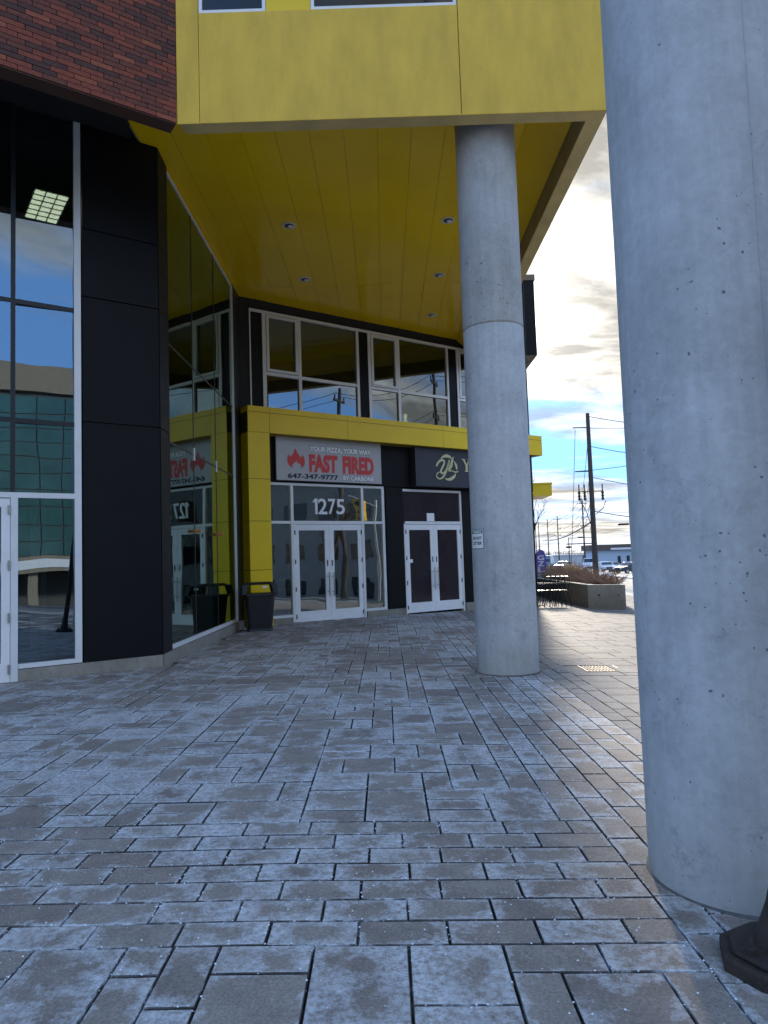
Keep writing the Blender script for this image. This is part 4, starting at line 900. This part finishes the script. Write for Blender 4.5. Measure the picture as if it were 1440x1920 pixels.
# ------------------------------------------------------------------ vehicles
def wheel(e, x, y, r=.33):
    w = MB().tube((x, y - .1, r), (x, y + .1, r), r, r, 16).build('wheel', M['tyre'], e); MB().tube((x, y - .11, r), (x, y + .11, r), r * .6, r * .6, 12).build('rim', M['steel'], w)
def vehicle(name, loc, rz, prof, glass_prof, w, col, label, cat, wheels, group=None, snow=False):
    e = tag(empty(name, loc, rz), label, cat, group); pm = mat(name + '_paint', col, .3, var=.04, coat=.4)
    def ext(pr, hw, nm, m):
        b_ = MB(); k_ = len(pr); b_.v = [(x, -hw * (1 - max(0, z - .9) * .16), z) for x, z in pr] + [(x, hw * (1 - max(0, z - .9) * .16), z) for x, z in pr]
        b_.f = [tuple(range(k_)), tuple(range(2 * k_ - 1, k_ - 1, -1))] + [(i, k_ + i, k_ + (i + 1) % k_, (i + 1) % k_) for i in range(k_)]
        return b_.build(nm, m, e)
    bd = ext(prof, w / 2, 'body', pm); bd.modifiers.new('bevel', 'BEVEL').width = .04
    for gp in glass_prof: ext(gp, w / 2 + .012, 'window', M['carglass'])
    xs_ = [x for x, z in prof]
    for y in (-w * .36, w * .36):
        MB().box(max(xs_) - .06, max(xs_) + .012, y - .13, y + .13, .62, .78).build('headlight', M['white'], e); MB().box(min(xs_) - .012, min(xs_) + .05, y - .1, y + .1, .7, .88).build('tail_light', M['red'], e)
    for x in wheels:
        for y in (-w / 2 + .08, w / 2 - .08): wheel(e, x, y)
    zs_ = [z for x, z in prof]
    for (xa, za), (xb, zb) in zip(prof, prof[1:]):      # front and rear windscreens lie on the sloping faces
        if za > .9 and zb > .9 and abs(zb - za) > .3 and abs(xb - xa) > .25:
            hw = w * .40; nx, nz = -(zb - za), (xb - xa); l_ = math.hypot(nx, nz); nx, nz = nx / l_ * .012, nz / l_ * .012
            if nz < 0: nx, nz = -nx, -nz
            f0, f1 = .12, .88; p0 = (xa + (xb - xa) * f0 + nx, za + (zb - za) * f0 + nz); p1 = (xa + (xb - xa) * f1 + nx, za + (zb - za) * f1 + nz)
            MB().add([(p0[0], -hw, p0[1]), (p0[0], hw, p0[1]), (p1[0], hw, p1[1]), (p1[0], -hw, p1[1])], [(0, 1, 2, 3)]).build('windscreen', M['carglass'], e)
    fx = max(xs_); MB().box(fx - .02, fx + .02, -w * .22, w * .22, .55, .75).build('grille', M['blackmetal'], e); MB().box(fx - .05, fx + .05, -w * .46, w * .46, .34, .46).build('bumper', M['blackmetal'], e)
    return e
car_p = [(-2.1, .3), (-2.15, .8), (-1.95, .95), (-1.55, .98), (-1.0, 1.42), (.35, 1.45), (1.05, 1.0), (2.0, .85), (2.15, .6), (2.1, .3)]
car_g = [[(-1.35, 1.0), (-.95, 1.34), (-.35, 1.38), (-.35, 1.0)], [(-.27, 1.0), (-.27, 1.38), (.32, 1.37), (.9, 1.0)]]
van_p = [(-2.5, .35), (-2.5, 1.95), (1.1, 2.0), (1.75, 1.3), (2.45, 1.1), (2.5, .35)]
van_g = [[(.35, 1.3), (.35, 1.85), (1.05, 1.85), (1.6, 1.3)]]
def V(x): return zg(x) - .12
vehicle('white_van', (31.2, 108, V(31.2)), R(-108), van_p, van_g + [[(1.16, 1.36), (1.12, 1.88), (1.3, 1.72), (1.7, 1.36)]], 1.95, (.75, .77, .8), 'white panel van facing the camera behind the dry shrubs', 'van', (-1.5, 1.5))
vehicle('white_car', (28.5, 113, V(28.5)), R(-130), car_p, car_g, 1.75, (.78, .78, .8), 'white car on the road left of the white van', 'car', (-1.3, 1.3))
vehicle('blue_truck', (30.6, 134, V(30.8)), R(-112), [(-2.9, .5), (-2.9, 2.5), (1.0, 2.5), (1.0, 2.0), (1.5, 1.95), (2.0, 1.2), (2.6, 1.1), (2.65, .5)], [[(1.05, 1.2), (1.05, 1.8), (1.45, 1.8), (1.85, 1.2)]], 2.1, (.10, .19, .27), 'dark blue truck on the road behind the feather flag', 'truck', (-1.9, 1.7))
lotc = [((.62, .64, .68), 'white snow-dusted car parked just right of the near pole', 30.5, 98, -95), ((.5, .55, .52), 'pale green-grey car parked between the white and dark cars', 33.6, 105, -80), ((.02, .024, .05), 'dark car with snowy roof parked beside the large right column', 31.6, 91.5, -155)]
for i, (c, lb, x, y, rz) in enumerate(lotc):
    o = vehicle('parked_car', (x, y, V(x)), R(rz), car_p, car_g, 1.75, c, lb, 'car', (-1.3, 1.3), 'cars parked in the lot')
    if i != 1: MB().prism([(-1.0, -.55), (.3, -.55), (.35, 0), (.3, .55), (-1.0, .55)], 1.43, 1.48).build('roof_snow', M['snow'], o)

# ------------------------------------------------------------------ far buildings and trees
def house(name, x0, x1, y0, y1, h, wm, label, roofm=None, roof_h=1.0, wins=(), over=.4, z=None):
    zb = z if z is not None else zg((x0 + x1) / 2) - .4; cx, cy = (x0 + x1) / 2, (y0 + y1) / 2
    e = tag(empty(name, (cx, cy, zb)), label, 'building')
    MB().box(x0 - cx, x1 - cx, y0 - cy, y1 - cy, 0, h).build('wall', wm, e)
    if roofm: MB().box(x0 - cx - over, x1 - cx + over, y0 - cy - over, y1 - cy + over, h, h + roof_h).build('roof', roofm, e)
    for face, a, c, z0, z1 in wins:
        if face == 'S': w_ = MB().box(a, c, y0 - cy - .05, y0 - cy + .02, z0, z1)
        else: w_ = MB().box(x0 - cx - .05, x0 - cx + .02, a, c, z0, z1)
        w_.build('window', M['carglass'], e)
    return e
pale = mat('pale_blue_wall', (.42, .52, .66), .7, var=.06); brownroof = mat('brown_roof', (.12, .09, .075), .8)
wh = house('white_warehouse', 41.0, 72, 140, 145, 4.4, pale, 'pale blue-white warehouse with brown flat roof behind the parked cars', brownroof, 1.1, [('S', -10.5, -9.9, 1.2, 3.2), ('S', -8.7, -8.1, 1.4, 3.2), ('S', -6.8, -6.2, 2.4, 3.3), ('S', -3.0, -1.6, 3.2, 4.3), ('S', -2.0, -.8, 0, 1.2)], .6)
MB().box(-12, 12, -3.2, -3.12, 4.42, 4.8).build('roof_snow', M['snow'], wh)
house('low_shed', 46, 53, 190, 200, 3.4, mat('shed_white', (.5, .55, .6), .7), 'low pale shed among the bare trees behind the truck', M['snow'], .3)
hl = MB(); n_ = 40
for i in range(n_ + 1):
    x = -20 + i * 6; h = 2.6 + .8 * math.sin(i * .7) + .5 * math.sin(i * 1.9) + (i / n_) * 1.0; hl.v += [(x, 268, zg(x) - .3), (x, 276, zg(x) + h), (x, 330, zg(x) + h + .4)]
hl.f = [(3 * i + k_, 3 * i + k_ + 3, 3 * i + k_ + 4, 3 * i + k_ + 1) for i in range(n_) for k_ in (0, 1)]
tag(hl.build('hills', mat('far_hill', (.09, .08, .08), .95, var=.4, vs=.2)), kind='structure')
b = MB()
for i in range(160): twigs(b, (random.uniform(30, 100), random.uniform(215, 262), -2.5), random.uniform(3.2, 5.2), 2.0, 40, .7, .17, 4)
tag(b.build('far_woods', mat('far_twigs', (.10, .085, .085), .95, var=.3, vs=.3)), 'band of bare grey-brown trees along the horizon behind the street', 'trees', kind='stuff')
def bare_tree(name, loc, h, label, seed, spread=.55, depth=5, group='bare street trees', thick=.02):
    rnd = random.Random(seed); e = tag(empty(name, loc), label, 'tree', group); tr_, cr = MB(), MB()
    def grow(p, d, l, r, lv):
        q_ = p + d * l; (tr_ if lv == 0 else cr).tube(p, q_, r, r * .7, 6 if lv < 2 else 3, False)
        if lv >= depth: return
        for _ in range(3 if lv < 3 else 2):
            nd = (d + Vector((rnd.uniform(-1, 1), rnd.uniform(-1, 1), rnd.uniform(-.2, .7))) * spread).normalized(); grow(p + d * l * rnd.uniform(.6, 1), nd, l * rnd.uniform(.62, .82), r * .62, lv + 1)
    grow(Vector((0, 0, 0)), Vector((0, 0, 1)), h * .3, h * thick, 0)
    tr_.build('trunk', M['bark'], e); cr.build('crown', M['bark'], e); return e
bare_tree('bare_tree', (8.3, 39.5, zg(8.3) - .12), 7.4, 'bare leafless tree rising beside the black wall end', 3, .62, 8, thick=.011)
bare_tree('bare_tree', (22.9, 6, V(22)), 7.5, 'bare tree across the road, mirrored in the shop glass', 5, .6, 6)
bare_tree('bare_tree', (23.5, 13, V(23)), 6.8, 'bare tree across the road beside the traffic light', 8, .6, 6)
bare_tree('bare_tree', (24.4, -9, V(24)), 7.0, 'bare tree across the road behind the camera', 11, .6, 6)
# across the road: seen only as reflections in the glass
brown = mat('brown_office', (.24, .22, .19), .8)
house('brown_office', 40, 60, -12, 30, 11.2, brown, 'low brown office block across the road, mirrored in the shop glass', M['blackwall'], .5, [('W', -18 + i * 3.1, -16.2 + i * 3.1, z0, z0 + 1.5) for i in range(12) for z0 in (1.0, 4.2, 7.6)])
go = empty('glass_office', (37, -37, zg(37) - .4)); tag(go, 'tall green glass office across the road, mirrored in the lobby window', 'building'); go.rotation_euler.z = R(42)
tg = mat('teal_glass', (.05, .13, .12), .12, var=.4, vs=.2, spec=.7); cn = mat('beige_canopy', (.30, .25, .18), .7)
MB().box(-18, 18, -9, 9, 0, 19.5).build('core', M['room_dark'], go)
for i in range(20):
    for j in range(10): MB().box(-17.9 + i * 1.8, -16.2 + i * 1.8, 9.01, 9.06, 4.6 + j * 1.3, 5.8 + j * 1.3).build('window', tg, go)
MB().box(-18.3, 18.3, 8.5, 9.3, 17.8, 20.2).build('parapet', cn, go); MB().box(-18.5, 18.5, 9.0, 12, 3.2, 4.5).build('canopy', cn, go); MB().box(-6, 0, 12.01, 12.05, 3.5, 4.2).build('canopy_panel', M['white'], go)
for i in range(6): MB().box(-17 + i * 6.5, -16.4 + i * 6.5, 11, 11.6, 0, 3.2).build('canopy_post', cn, go)
bpy.context.view_layer.update()
